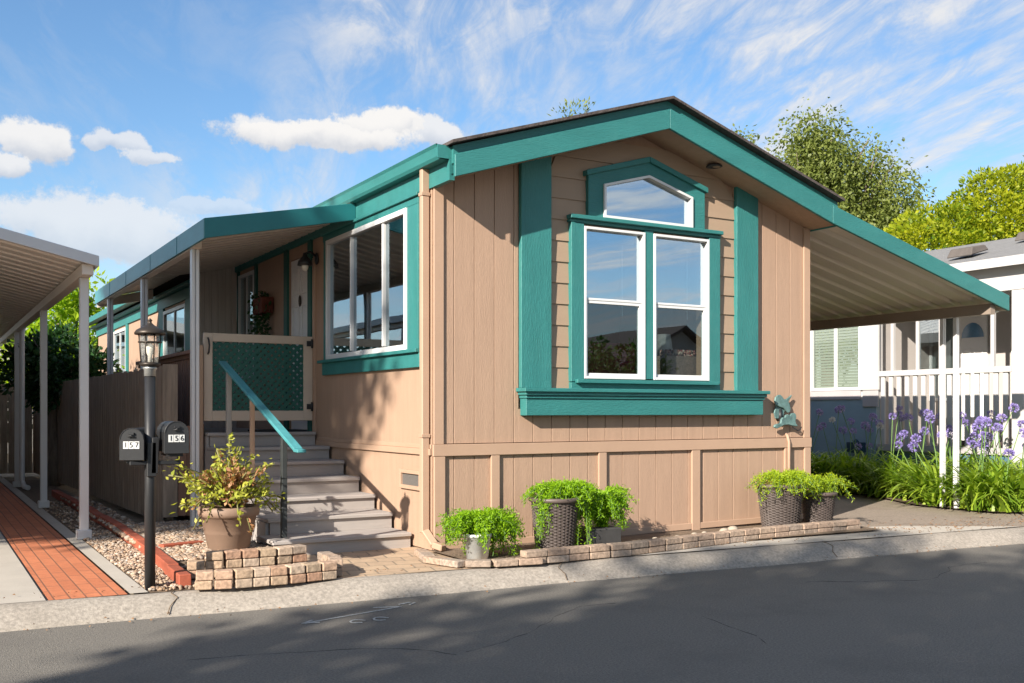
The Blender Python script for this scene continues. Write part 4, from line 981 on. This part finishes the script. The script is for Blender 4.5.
# ------------------------------------------------------------------ AGAPANTHUS
def agapanthus(c, nl, heads, label, group):
    root = thing('agapanthus', label, 'flowering plant', c, group); V = []; F_ = []; m = MB()
    for _ in range(nl):
        a = random.uniform(0, 6.283); L_ = random.uniform(.55, 1.0); up = random.uniform(.75, 1.45); w = random.uniform(.015, .026); prev = None
        bx, by = c[0] + random.gauss(0, .1), c[1] + random.gauss(0, .1); px_, pz = 0, 0; n = len(V); ang = up; seg = 6
        for k in range(seg + 1):
            ww = w * (1 - (k / seg) ** 3) + .001; ca, sa = math.cos(a), math.sin(a)
            V += [(bx + px_ * ca - sa * ww, by + px_ * sa + ca * ww, c[2] + pz), (bx + px_ * ca + sa * ww, by + px_ * sa - ca * ww, c[2] + pz)]
            px_ += L_ / seg * math.cos(ang); pz = max(.01, pz + L_ / seg * math.sin(ang)); ang -= random.uniform(.12, .40)
        for k in range(seg): F_.append((n + 2 * k, n + 2 * k + 1, n + 2 * k + 3, n + 2 * k + 2))
    m.add(V, F_, True); fo = m.build('strap_leaves', strap, root)
    a = fo.data.attributes.new('tint', 'FLOAT', 'POINT'); a.data.foreach_set('value', rng.uniform(0, 1, len(V)))
    for (dx, dy, h) in heads:
        b = Vector(c); e = b + Vector((dx, dy, h)); mid = b.lerp(e, .5) + Vector((-dx * .15, -dy * .15, .02))
        f = MB().tube([b, mid, e], [.007, .006, .005], 6).build('flower_stem', stemgreen, root)
        P = []; D = []; k = 46; rr = random.uniform(.05, .072)
        for _ in range(k):
            d = Vector((random.gauss(0, 1), random.gauss(0, 1), random.gauss(.25, .8))).normalized(); q = e + d * rr * .55
            for __ in range(3): P.append(tuple(q)); D.append(tuple(d + Vector((random.gauss(0, .45), random.gauss(0, .45), random.gauss(0, .45)))))
        leaves('flower_head', P, D, rr * .6, rr * .26, palepurple if random.random() < .12 else purple, f, rng.uniform(0, 1, len(P)))
    return root
ag = [(7.5, -.35), (7.9, .25), (8.05, -.6), (8.6, -.65), (9.1, -.7), (7.85, 1.15), (8.3, .5), (8.45, 1.1), (7.95, 1.7), (8.1, 2.3), (8.45, 2.5), (7.75, 3.1), (8.2, 3.3), (7.36, -.12), (7.42, .5), (7.62, .12), (7.7, .75), (7.95, -.25), (8.35, -.45), (8.85, -.35), (8.2, .15), (8.7, .25), (9.15, .15), (8.15, .75), (8.65, .8), (9.1, .85), (8.2, 1.4), (8.75, 1.45), (9.15, 1.6), (8.3, 2.1), (8.85, 2.2), (8.0, 2.75), (8.5, 2.9), (9.0, 2.9), (7.95, 3.4), (8.4, 3.6), (8.9, 3.7), (8.1, 4.2), (8.7, 4.5)]
for i, (x, y) in enumerate(ag):
    front = y < 1.2
    nh = random.choice((1, 2, 3, 3)) if y < 3.2 else random.choice((0, 1))
    hs = [(random.uniform(-.3, .3), random.uniform(-.3, .3), random.uniform(.65, 1.25)) for _ in range(nh)]
    agapanthus((x, y, .03), 120, hs, 'sunlit agapanthus clump with purple flower heads near kerb by the carport posts' if front else 'agapanthus clump in the shade against the blue skirting of the neighbouring home', 'agapanthus clumps in the right flower bed')

# ------------------------------------------------------------------ RIGHT NEIGHBOUR HOME
NX = 9.5
nb = thing('neighbour_home', 'white and blue manufactured home with porch and grey roof on right', 'house', (NX, 2, 0))
m = MB(); m.box(NX, NX + .1, 3.25, 12, 0, 1.42); m.build('blue_skirting', blue_paint, nb)
MB().box(NX - .02, NX, 3.55, 12, 1.421, 1.57).build('grey_band', grey_trim, nb, .004)
holed_wall('upper_wall', [(3.2, 1.4205), (12, 1.4205), (12, 3.3), (3.2, 3.3)], [[(3.55, 1.6), (4.6, 1.6), (4.6, 2.82), (3.55, 2.82)], [(6, 1.6), (7.2, 1.6), (7.2, 2.82), (6, 2.82)]], 'x', NX + .001, NX + .1, white_paint, nb)
MB().box(NX - .04, NX, 3.17, 3.53, 1.571, 2.90).build('corner_post', white_paint, nb, .004)
MB().box(NX - .025, NX, 3.19, 3.5, 1.30, 1.5705).build('post_base', grey_trim, nb, .004)
for a, b in ((3.53, 4.62), (5.98, 7.22)):
    m = MB(); framex(m, a, b, 1.575, 2.845, .05, NX - .03, NX + .02); m.box(NX - .02, NX + .02, (a + b) / 2 - .03, (a + b) / 2 + .03, 1.625, 2.795)
    w = m.build('window', white_vinyl, nb, .003); MB().box(NX - .004, NX, a + .04, b - .04, 1.61, 2.81).build('pane', M_glass('blind_glass', .02, (.95, .97, .95)), w)
    m = MB(); z = 1.62
    while z < 2.8: m.box(NX + .03, NX + .05, a + .05, b - .05, z, z + .04); z += .048
    m.build('blind', blind_mat, w)
MB().box(NX - .03, NX + .02, -3, 12, 2.94, 3.32).build('beam', white_paint, nb, .004)
MB().box(NX - .02, NX + .1, .70, .88, .0, 2.939).build('porch_post', white_paint, nb, .004)
MB().box(NX, NX + .1, -3, .70, .0, 2.939).build('front_wall', white_paint, nb)
m = MB().box(NX - .03, NX + .05, .881, 3.169, 1.785, 1.87); m.build('railing', white_paint, nb, .004)
m = MB(); y = .95
while y < 3.12: m.box(NX - .005, NX + .03, y, y + .075, .70, 1.784); y += .152
m.build('baluster', white_paint, nb, .003)
for y in (2.92, 2.45, 2.04, 1.18): MB().box(NX - .02, NX + .04, y - .022, y + .028, 1.871, 2.939).build('porch_mullion', white_paint, nb, .003)
MB().box(NX + .005, NX + .012, 2.069, 2.421, 1.872, 2.938).build('porch_pane', glass_dark, nb)
MB().box(NX - .02, NX + .05, .881, 3.2, .60, .699).build('deck_edge', grey_trim, nb)
MB().box(NX + .02, NX + .06, .881, 3.25, 0, .599).build('deck_skirting', M('slate_lattice_paint', (.075, .15, .19), .6, .1, 2, .1), nb)
MB().box(NX + .06, 10.9, .7, 3.4, .62, .66).build('porch_floor', step_grey, nb)
wall_por = M('porch_inner_wall', (.44, .40, .37), .7, .05, 2, .1)
m = MB(); m.box(10.9, 10.98, .0, 4.2, .3, 3.0); m.box(NX + .1, 10.9, 3.3, 3.38, .66, 3.0); m.build('porch_inner_wall', wall_por, nb)
MB().box(NX + .02, 10.9, .7, 3.4, 3.0, 3.04).build('porch_ceiling', white_paint, nb)
m = MB(); framex(m, 2.78, 3.29, 1.4, 2.9, .05, 10.86, 10.899); m2 = m.build('window', white_vinyl, nb); MB().box(10.885, 10.89, 2.83, 3.24, 1.45, 2.85).build('pane', glass, m2)
m = MB(); m.box(10.86, 10.898, 2.22, 2.71, .68, 2.82)
for a, b, z0, z1 in ((2.28, 2.44, .8, 1.55), (2.50, 2.66, .8, 1.55), (2.28, 2.44, 1.65, 2.25), (2.5, 2.66, 1.65, 2.25)): framex(m, a, b, z0, z1, .02, 10.848, 10.8595)
dn = m.build('door', door_white, nb, .003)
fan = [(2.47 + .2 * math.cos(k * math.pi / 10), 2.42 + .24 * math.sin(k * math.pi / 10)) for k in range(11)]
MB().prism_x(fan, 10.852, 10.858).build('fanlight', M('fanlight_glass', (.10, .22, .36), .1, .2, 6, 0, spec=.8), dn)
m = MB(); framex(m, 1.2, 1.8, 1.4, 2.9, .05, 10.86, 10.899); m2 = m.build('window', white_vinyl, nb); MB().box(10.885, 10.89, 1.25, 1.75, 1.45, 2.85).build('pane', glass, m2)
m = MB(); slab(m, NX - .22, 3.33, 12.1, 4.12, -3.2, 12.2, .04); slab(m, 12.1, 4.12, 15, 3.3, -3.2, 12.2, .04); m.build('roof', shingle_grey, nb)
MB().box(NX - .24, NX - .2, -3.2, 12.2, 3.26, 3.39).build('eave_fascia', white_paint, nb)
for (x, y) in ((10.1, 2.02), (11.2, 1.62)):
    z = 3.36 + .276 * (x - NX + .22)
    v = MB(); v.hexa([(x - .22, y - .22, z), (x + .22, y - .22, z + .12), (x + .22, y + .22, z + .12), (x - .22, y + .22, z), (x - .16, y - .19, z + .14), (x + .16, y - .19, z + .2), (x + .16, y + .19, z + .2), (x - .16, y + .19, z + .14)])
    v.build('roof_vent', vent_mat, nb, .015)
MB().box(NX - .16, NX - .03, 3.42, 3.72, .55, .72).lathe((NX - .1, 3.57, .721), [(.06, 0), (.02, .05)], 12).top('utility_box', M('dark_blue_box', (.02, .05, .08), .5, .1, 3, .05), 'dark utility box on the blue skirting behind agapanthus', 'box', bev=.008)
for k, (dy, hh) in enumerate(((1.2, .12), (1.55, .1), (1.8, .13))):
    c = (NX - .0 + .12, dy, .661); t = thing('flower_pot', ['small dark pot nearest the street on the neighbouring porch', 'small dark pot in the middle on neighbouring porch', 'small dark pot farthest back on neighbouring porch'][k], 'pot', c)
    MB().lathe(c, [(.05, 0), (.075, hh), (.065, hh), (0, hh - .02)], 16).build('pot', rim_mat, t)

# ------------------------------------------------------------------ LEFT NEIGHBOUR HOME (beside the left carport)
lh = thing('neighbour_home', 'beige manufactured home beside the left carport, outside the frame', 'house', (-9.2, 8, 0))
MB().box(-11.6, -6.8, 1.0, 15, 0, 3.6).build('wall', tan, lh)
m = MB(); slab(m, -11.8, 3.55, -9.2, 4.3, .8, 15.2, .05); slab(m, -9.2, 4.3, -6.6, 3.55, .8, 15.2, .05); m.build('roof', shingle, lh)
m = MB().prism_y([(-11.6, 3.59), (-6.8, 3.59), (-9.2, 4.27)], 1.0, 1.1); m.build('gable', tan, lh)
m = MB(); framex(m, 3, 5, 1.5, 2.7, .06, -6.83, -6.78); w = m.build('window', white_vinyl, lh); MB().box(-6.8, -6.79, 3.05, 4.95, 1.55, 2.65).build('pane', glass, w)
# home behind the left carport
bh = thing('distant_home', 'white eaved home far behind the left carport', 'house', (-3.2, 27, 0))
MB().box(-6.5, -1.0, 24.5, 30, 0, 3.2).build('wall', white_paint, bh)
m = MB(); slab(m, -6.9, 3.2, -3.7, 3.7, 24, 30, .3); slab(m, -3.7, 3.7, -.7, 3.2, 24, 30, .3); m.build('roof', white_paint, bh)
m = MB(); frame(m, -2.6, -1.4, 1.6, 2.6, .06, 24.45, 24.5); w = m.build('window', white_vinyl, bh); MB().box(-2.55, -1.45, 24.47, 24.48, 1.65, 2.55).build('pane', glass, w)

# home invented across the street to fill the window reflections
def invented_home(x0, x1, y0, y1, hw, hr_, mat, label):
    r = thing('invented_home', label, 'house', ((x0 + x1) / 2, y1, 0)); xm = (x0 + x1) / 2
    MB().box(x0, x1, y0, y1, -.05, hw).build('wall', mat, r)
    MB().prism_y([(x0, hw - .01), (x1, hw - .01), (xm, hr_ - .05)], y1 - .1, y1 - .001).build('gable', mat, r)
    m = MB(); slab(m, x0 - .3, hw - .05, xm, hr_, y0, y1 + .4, .12); slab(m, xm, hr_, x1 + .3, hw - .05, y0, y1 + .4, .12); m.build('roof', shingle, r)
    m = MB(); frame(m, xm - .9, xm + .9, 1.2, 2.5, .08, y1, y1 + .03); w = m.build('window', white_vinyl, r); MB().box(xm - .85, xm + .85, y1 + .005, y1 + .015, 1.25, 2.45).build('pane', glass, w)
invented_home(19.6, 25.6, -36, -24, 3.0, 4.5, wall_por, 'invented grey gabled home across the street, seen only in window reflections')
# ------------------------------------------------------------------ TREES
tree('birch_tree', 'tall weeping olive green birch rising behind the carport roof', (19.35, 13.2, 0), .24,
     [(-.4, .2, 9.3, 1.0, .9, .95), (.3, 0, 8.5, 1.6, 1.3, 1.1), (-1.3, .7, 7.7, 1.1, 1.0, 1.4), (1.5, -.8, 7.7, 1.2, 1.1, 1.4), (0, 0, 6.8, 1.9, 1.6, 1.6), (-1.1, .6, 6.0, 1.1, 1.2, 1.6), (1.4, -.8, 6.0, 1.1, 1.2, 1.6), (.2, 0, 4.6, 1.9, 1.7, 1.5)],
     1500, 40, .30, .12, .07, birch_leaf, bark, (.3, 1.08), 2.4, fork=.5)
bl = [(-.3, .2, 4.5, 1.5, 1.5, 1.3), (.9, -.5, 5.4, 1.4, 1.3, 1.2), (-1.1, .7, 3.8, 1.0, 1.1, .9), (2.2, -1.2, 5.9, 1.5, 1.4, 1.4), (.5, -.3, 5.2, 1.0, 1.0, 1.0), (3.5, -2.0, 5.9, 1.7, 1.6, 1.9), (1.6, -.8, 3.9, 2.2, 2, 1.4)]
tree('yellow_green_tree', 'dense bright yellow green tree with rounded tufts behind grey roof', (16.0, 6.2, -.2), .22, bl, 430, 230, .40, .10, .055, lime_leaf, bark, (.85, 1.0), .85, fork=.35, tuft=.8)
tree('palm_tuft_tree', 'tip of small yellowish tree just above left roof slope', (10.1, 12.9, 0), .12, [(0, 0, 8.35, .5, .45, .42), (-.3, 0, 7.3, .7, .7, .6), (.4, .1, 7.7, .5, .5, .5)], 80, 30, .26, .13, .045, birch_leaf, bark, (.4, 1.0), 1.0)
tree('garden_tree', 'sparse tree top peeking over right roof slope', (17.2, 14.5, 0), .14, [(0, 0, 9.0, .6, .6, .7), (-.5, .1, 8.2, .7, .7, .7), (.5, 0, 7.6, .6, .6, .8), (.2, 0, 6.6, .9, .9, .9)], 110, 22, .28, .14, .07, birch_leaf, bark, (.4, 1.0), 1.3)
tree('lime_tree', 'bright lime green tree behind the left carport posts', (.2, 22.5, 0), .2, [(0, 0, 3.2, 1.5, 1.3, 1.1), (-.9, .2, 4.0, .9, .9, .9), (1.1, -.1, 3.8, .8, .9, .8), (.3, 0, 2.2, 1.8, 1.5, 1), (-1.2, .2, 2.5, 1.2, 1.1, 1.1), (.1, .1, 4.4, .6, .6, .6)], 330, 30, .32, .17, .1, bright_leaf, bark, (.5, 1.02), 1.0)
tree('dark_shrub', 'dark glossy round shrub leaning over the board fence', (-1.95, 10.4, 0), .1, [(.1, 0, 2.05, .6, .65, .5), (.5, -.3, 1.85, .4, .45, .35), (-.35, .3, 1.9, .45, .5, .4), (.1, .1, 1.6, .45, .5, .4)], 230, 30, .17, .11, .06, dark_leaf, bark, (.6, 1.02), 1.0, cat='shrub')
tree('dark_shrub', 'dark evergreen shrub beneath the far end of left carport', (-3.3, 16.5, 0), .12, [(0, 0, 1.6, .9, .8, .7), (.7, .1, 1.3, .8, .8, .7), (-.8, 0, 1.3, .8, .8, .7)], 200, 30, .24, .14, .08, mid_leaf, bark, (.6, 1.02), 1.0, cat='shrub')
tree('slender_tree', 'bare twig tips showing above the blue awning edge', (.98, 12.6, 0), .05, [(0, 0, 4.75, .12, .12, .3), (-.35, .1, 4.45, .15, .15, .2), (.3, 0, 4.3, .2, .2, .3)], 14, 7, .1, .09, .04, mid_leaf, bark, (.3, 1.0), 1.0)
for (x, y, h, lab) in ((15.5, -21, 2.6, 'invented low bushy tree across the street left of the gabled home, seen in window reflections'), (18.6, -22.5, 3.1, 'invented bushy tree across the street beside the gabled home, seen in window reflections'), (26.5, -22, 3.4, 'invented bushy tree across the street right of the gabled home, seen in window reflections'), (11.5, -20, 2.8, 'invented low bushy tree farthest left across the street, seen in window reflections')):  # trees invented to darken the lower window reflections
    tree('street_tree', lab, (x, y, -.05), .12, [(0, 0, h, 1.3, 1.2, .9), (1.2, .2, h * .7, 1.2, 1.1, .9), (-1.1, -.1, h * .75, 1.2, 1.1, 1.0)], 110, 24, .34, .2, .12, mid_leaf, bark, (.5, 1.02))
# street trees up-sun, outside the frame, that shade the road and the porch
def shade_tree(base, blobs, label, nc=330, per=26, leaf=.26):
    tree('street_tree', label, base, .28, blobs, nc, per, .55, leaf, leaf * .6, mid_leaf, bark, (.3, 1.02), 1.0, fork=.4)
shade_tree((-15.5, -11.0, -.1), [(0, -1.0, 7.5, 2.3, 2.0, 2.2), (1.2, .1, 9.0, 1.6, 1.6, 1.5), (-1.4, -1.5, 6.5, 2.2, 2.2, 2), (0, 1.7, 7.1, 1.1, .75, 1.1), (-1.6, 1.3, 6.4, 1.0, .8, .9), (1.6, -2.6, 9, 1.2, 1.2, 1.1)], 'broad street tree across the road, left of the frame', 420)
shade_tree((-18.5, -14.3, -.1), [(0, 0, 10, 2.8, 2.6, 2.4), (1.5, -1.9, 12, 2.2, 2.0, 1.8), (.6, -1.7, 14.2, 1.9, 1.5, 1.7), (-1, 1.6, 8.5, 1.8, 1.8, 1.6), (.5, -2.5, 9, 2.2, 2.2, 2.2)], 'tall street tree farther up the road, left of the frame', 460)
shade_tree((-9.5, -12.6, -.1), [(0, 0, 6.5, 2.0, 2.0, 1.9), (1.3, -.8, 8, 1.7, 1.7, 1.4), (-1.3, .6, 7.6, 1.5, 1.5, 1.3)], 'rounded street tree near the photographer, left of the frame', 280)
shade_tree((-15.5, -2.2, 0), [(0, 0, 9.6, 2.3, 2.1, 2.2), (.2, -2.9, 10.0, 1.5, 1.4, 1.5), (.3, 1.5, 10.8, 1.7, 1.7, 1.4), (0, -2.0, 8.6, 1.3, 1.1, 1.0)], 'tall tree behind left neighbouring home, outside the frame', 560)

# ------------------------------------------------------------------ CAMERA, SUN, SKY
cam = bpy.data.cameras.new('camera'); co = bpy.data.objects.new('camera', cam); COL.objects.link(co)
co.location = (-3.8464, -7.9442, 1.2311); co.rotation_euler = (R(90), 0, -math.atan2(.5043, .8635))
cam.sensor_width = 36; cam.lens = 1015 / 1024 * 36; cam.shift_y = 69.5 / 1024; cam.clip_start = .05; cam.clip_end = 2000
sc.camera = co
EL = R(26.5); az = math.atan2(1, 1.98)
T = Vector((math.cos(az) * math.cos(EL), math.sin(az) * math.cos(EL), -math.sin(EL)))
sl_ = bpy.data.lights.new('sun', 'SUN'); sl_.energy = 5.0; sl_.angle = R(.53); sl_.color = (1, .925, .82)
so = bpy.data.objects.new('sun', sl_); COL.objects.link(so); so.rotation_euler = T.to_track_quat('-Z', 'Y').to_euler(); so.location = (-20, -10, 20)
w = bpy.data.worlds.new('World'); sc.world = w; w.use_nodes = True; nt = w.node_tree; nt.nodes.clear(); N = nt.nodes; L = nt.links
def val(x):
    if isinstance(x, (int, float)):
        v = N.new('ShaderNodeValue'); v.outputs[0].default_value = x; return v.outputs[0]
    return x
def mth(op, a, b=None, c=None, clamp=False):
    n = N.new('ShaderNodeMath'); n.operation = op; n.use_clamp = clamp
    for i, x in enumerate((a, b, c)):
        if x is None: continue
        if isinstance(x, (int, float)): n.inputs[i].default_value = x
        else: L.new(x, n.inputs[i])
    return n.outputs[0]
def sstep(x, a, b, lo=0, hi=1):
    n = N.new('ShaderNodeMapRange'); n.interpolation_type = 'SMOOTHSTEP'
    n.inputs[1].default_value = a; n.inputs[2].default_value = b; n.inputs[3].default_value = lo; n.inputs[4].default_value = hi; L.new(x, n.inputs[0]); return n.outputs[0]
def noise(vec, scale, detail=6, rough=.55, dist=0):
    n = N.new('ShaderNodeTexNoise'); n.inputs['Scale'].default_value = scale; n.inputs['Detail'].default_value = detail; n.inputs['Roughness'].default_value = rough; n.inputs['Distortion'].default_value = dist
    L.new(vec, n.inputs[0]); return n.outputs[0]
def comb(x, y, z):
    n = N.new('ShaderNodeCombineXYZ')
    for i, q in enumerate((x, y, z)):
        if isinstance(q, (int, float)): n.inputs[i].default_value = q
        else: L.new(q, n.inputs[i])
    return n.outputs[0]
tc = N.new('ShaderNodeTexCoord'); dirv = tc.outputs['Generated']
sp = N.new('ShaderNodeSeparateXYZ'); L.new(dirv, sp.inputs[0]); dx, dy, dz = sp.outputs
sky = N.new('ShaderNodeTexSky'); sky.sky_type = 'NISHITA'; sky.sun_disc = False; sky.sun_elevation = EL; sky.sun_rotation = math.atan2(-T.x, -T.y); sky.air_density = 1.0; sky.dust_density = .4; sky.ozone_density = 2.5
hs = N.new('ShaderNodeHueSaturation'); hs.inputs['Saturation'].default_value = 1.2; hs.inputs['Value'].default_value = 1.0; L.new(sky.outputs[0], hs.inputs['Color'])
bg = N.new('ShaderNodeBackground'); bg.inputs[1].default_value = .09; L.new(hs.outputs[0], bg.inputs[0])
el = mth('ARCSINE', dz); azm = mth('ARCTAN2', dx, dy)
# high streaky cloud, laid out on a flat layer overhead
zz = mth('ADD', mth('MAXIMUM', dz, 0.0), .10); u = mth('DIVIDE', dx, zz); v = mth('DIVIDE', dy, zz)
th = R(20); al = mth('ADD', mth('MULTIPLY', u, math.sin(th)), mth('MULTIPLY', v, math.cos(th))); ac = mth('SUBTRACT', mth('MULTIPLY', u, math.cos(th)), mth('MULTIPLY', v, math.sin(th)))
n1 = noise(comb(mth('MULTIPLY', al, .5), mth('MULTIPLY', ac, 1.5), 3.1), 1.3, 10, .64, .9)
n2 = noise(comb(mth('MULTIPLY', al, .2), mth('MULTIPLY', ac, .35), 7.7), .9, 4, .5, .3)
ci = mth('MULTIPLY', sstep(n1, .36, .68), sstep(mth('ADD', n2, sstep(azm, .15, .7, -.06, .16)), .30, .56))
ci = mth('MULTIPLY', sstep(n1, .33, .63), mth('MULTIPLY_ADD', sstep(mth('ADD', n2, sstep(azm, .12, .5, -.03, .13)), .36, .58), .72, .26))
n5 = noise(comb(mth('MULTIPLY', al, .9), mth('MULTIPLY', ac, 2.6), 1.3), 2.6, 8, .65, 1.2)
ci = mth('MULTIPLY', ci, sstep(n5, .30, .60, .30, 1.0))
ci = mth('MAXIMUM', ci, .07)
haze = sstep(el, .0, .22, .45, .0)
# heaped cloud, each at its own bearing and height
w1 = noise(dirv, 16, 8, .6); w2 = noise(comb(dy, dz, dx), 16, 8, .6); w3 = noise(dirv, 44, 12, .7)
cum = None; toplight = None
for a0, e0, ww, hh_, amp in ((.0933, .2355, .044, .021, .95), (.062, .212, .028, .014, .9), (.165, .240, .030, .012, .8), (.190, .229, .026, .010, .8), (.345, .262, .105, .018, 1), (.40, .274, .055, .018, 1), (.30, .263, .050, .016, .9), (.455, .266, .035, .018, .9), (.143, .165, .10, .035, .8), (.24, .19, .05, .012, .6), (-.25, .25, .16, .05, 1), (1.25, .2, .2, .05, 1), (2.2, .3, .3, .08, 1), (3.0, .25, .25, .06, 1), (-1.4, .3, .3, .07, 1)):
    ex = mth('DIVIDE', mth('ADD', mth('SUBTRACT', azm, a0), mth('MULTIPLY', mth('SUBTRACT', w1, .5), .09)), ww)
    ey = mth('DIVIDE', mth('ADD', mth('SUBTRACT', el, e0), mth('MULTIPLY', mth('SUBTRACT', w2, .5), .05)), hh_)
    dn = mth('SQRT', mth('ADD', mth('MULTIPLY', ex, ex), mth('MULTIPLY', ey, ey)))
    k = mth('MULTIPLY', sstep(mth('ADD', dn, mth('MULTIPLY', mth('SUBTRACT', w3, .5), 1.1)), .68, 1.08, 1, 0), amp)
    cum = k if cum is None else mth('MAXIMUM', cum, k)
    tl = mth('MULTIPLY', k, sstep(ey, -1.0, .3)); toplight = tl if toplight is None else mth('MAXIMUM', toplight, tl)
mask = mth('MAXIMUM', mth('MAXIMUM', ci, haze), cum, clamp=True)
mask = mth('MULTIPLY', mask, sstep(el, -.02, .01))
cc = N.new('ShaderNodeMix'); cc.data_type = 'RGBA'; cc.inputs[6].default_value = (.62, .66, .74, 1); cc.inputs[7].default_value = (1.0, .98, .96, 1)
L.new(mth('MAXIMUM', toplight, mth('MULTIPLY', ci, .75)), cc.inputs[0])
bg2 = N.new('ShaderNodeBackground'); bg2.inputs[1].default_value = .46; L.new(cc.outputs[2], bg2.inputs[0])
mxs = N.new('ShaderNodeMixShader'); L.new(mask, mxs.inputs[0]); L.new(bg.outputs[0], mxs.inputs[1]); L.new(bg2.outputs[0], mxs.inputs[2])
wo = N.new('ShaderNodeOutputWorld'); L.new(mxs.outputs[0], wo.inputs[0])

sc.render.engine = 'CYCLES'
sc.view_settings.view_transform = 'Standard'; sc.view_settings.look = 'None'; sc.view_settings.gamma = 1; sc.view_settings.exposure = 1.05
cy = sc.cycles; cy.use_denoising = True; cy.max_bounces = 8; cy.transparent_max_bounces = 12; cy.diffuse_bounces = 6; cy.caustics_reflective = False; cy.caustics_refractive = False; cy.sample_clamp_indirect = 6
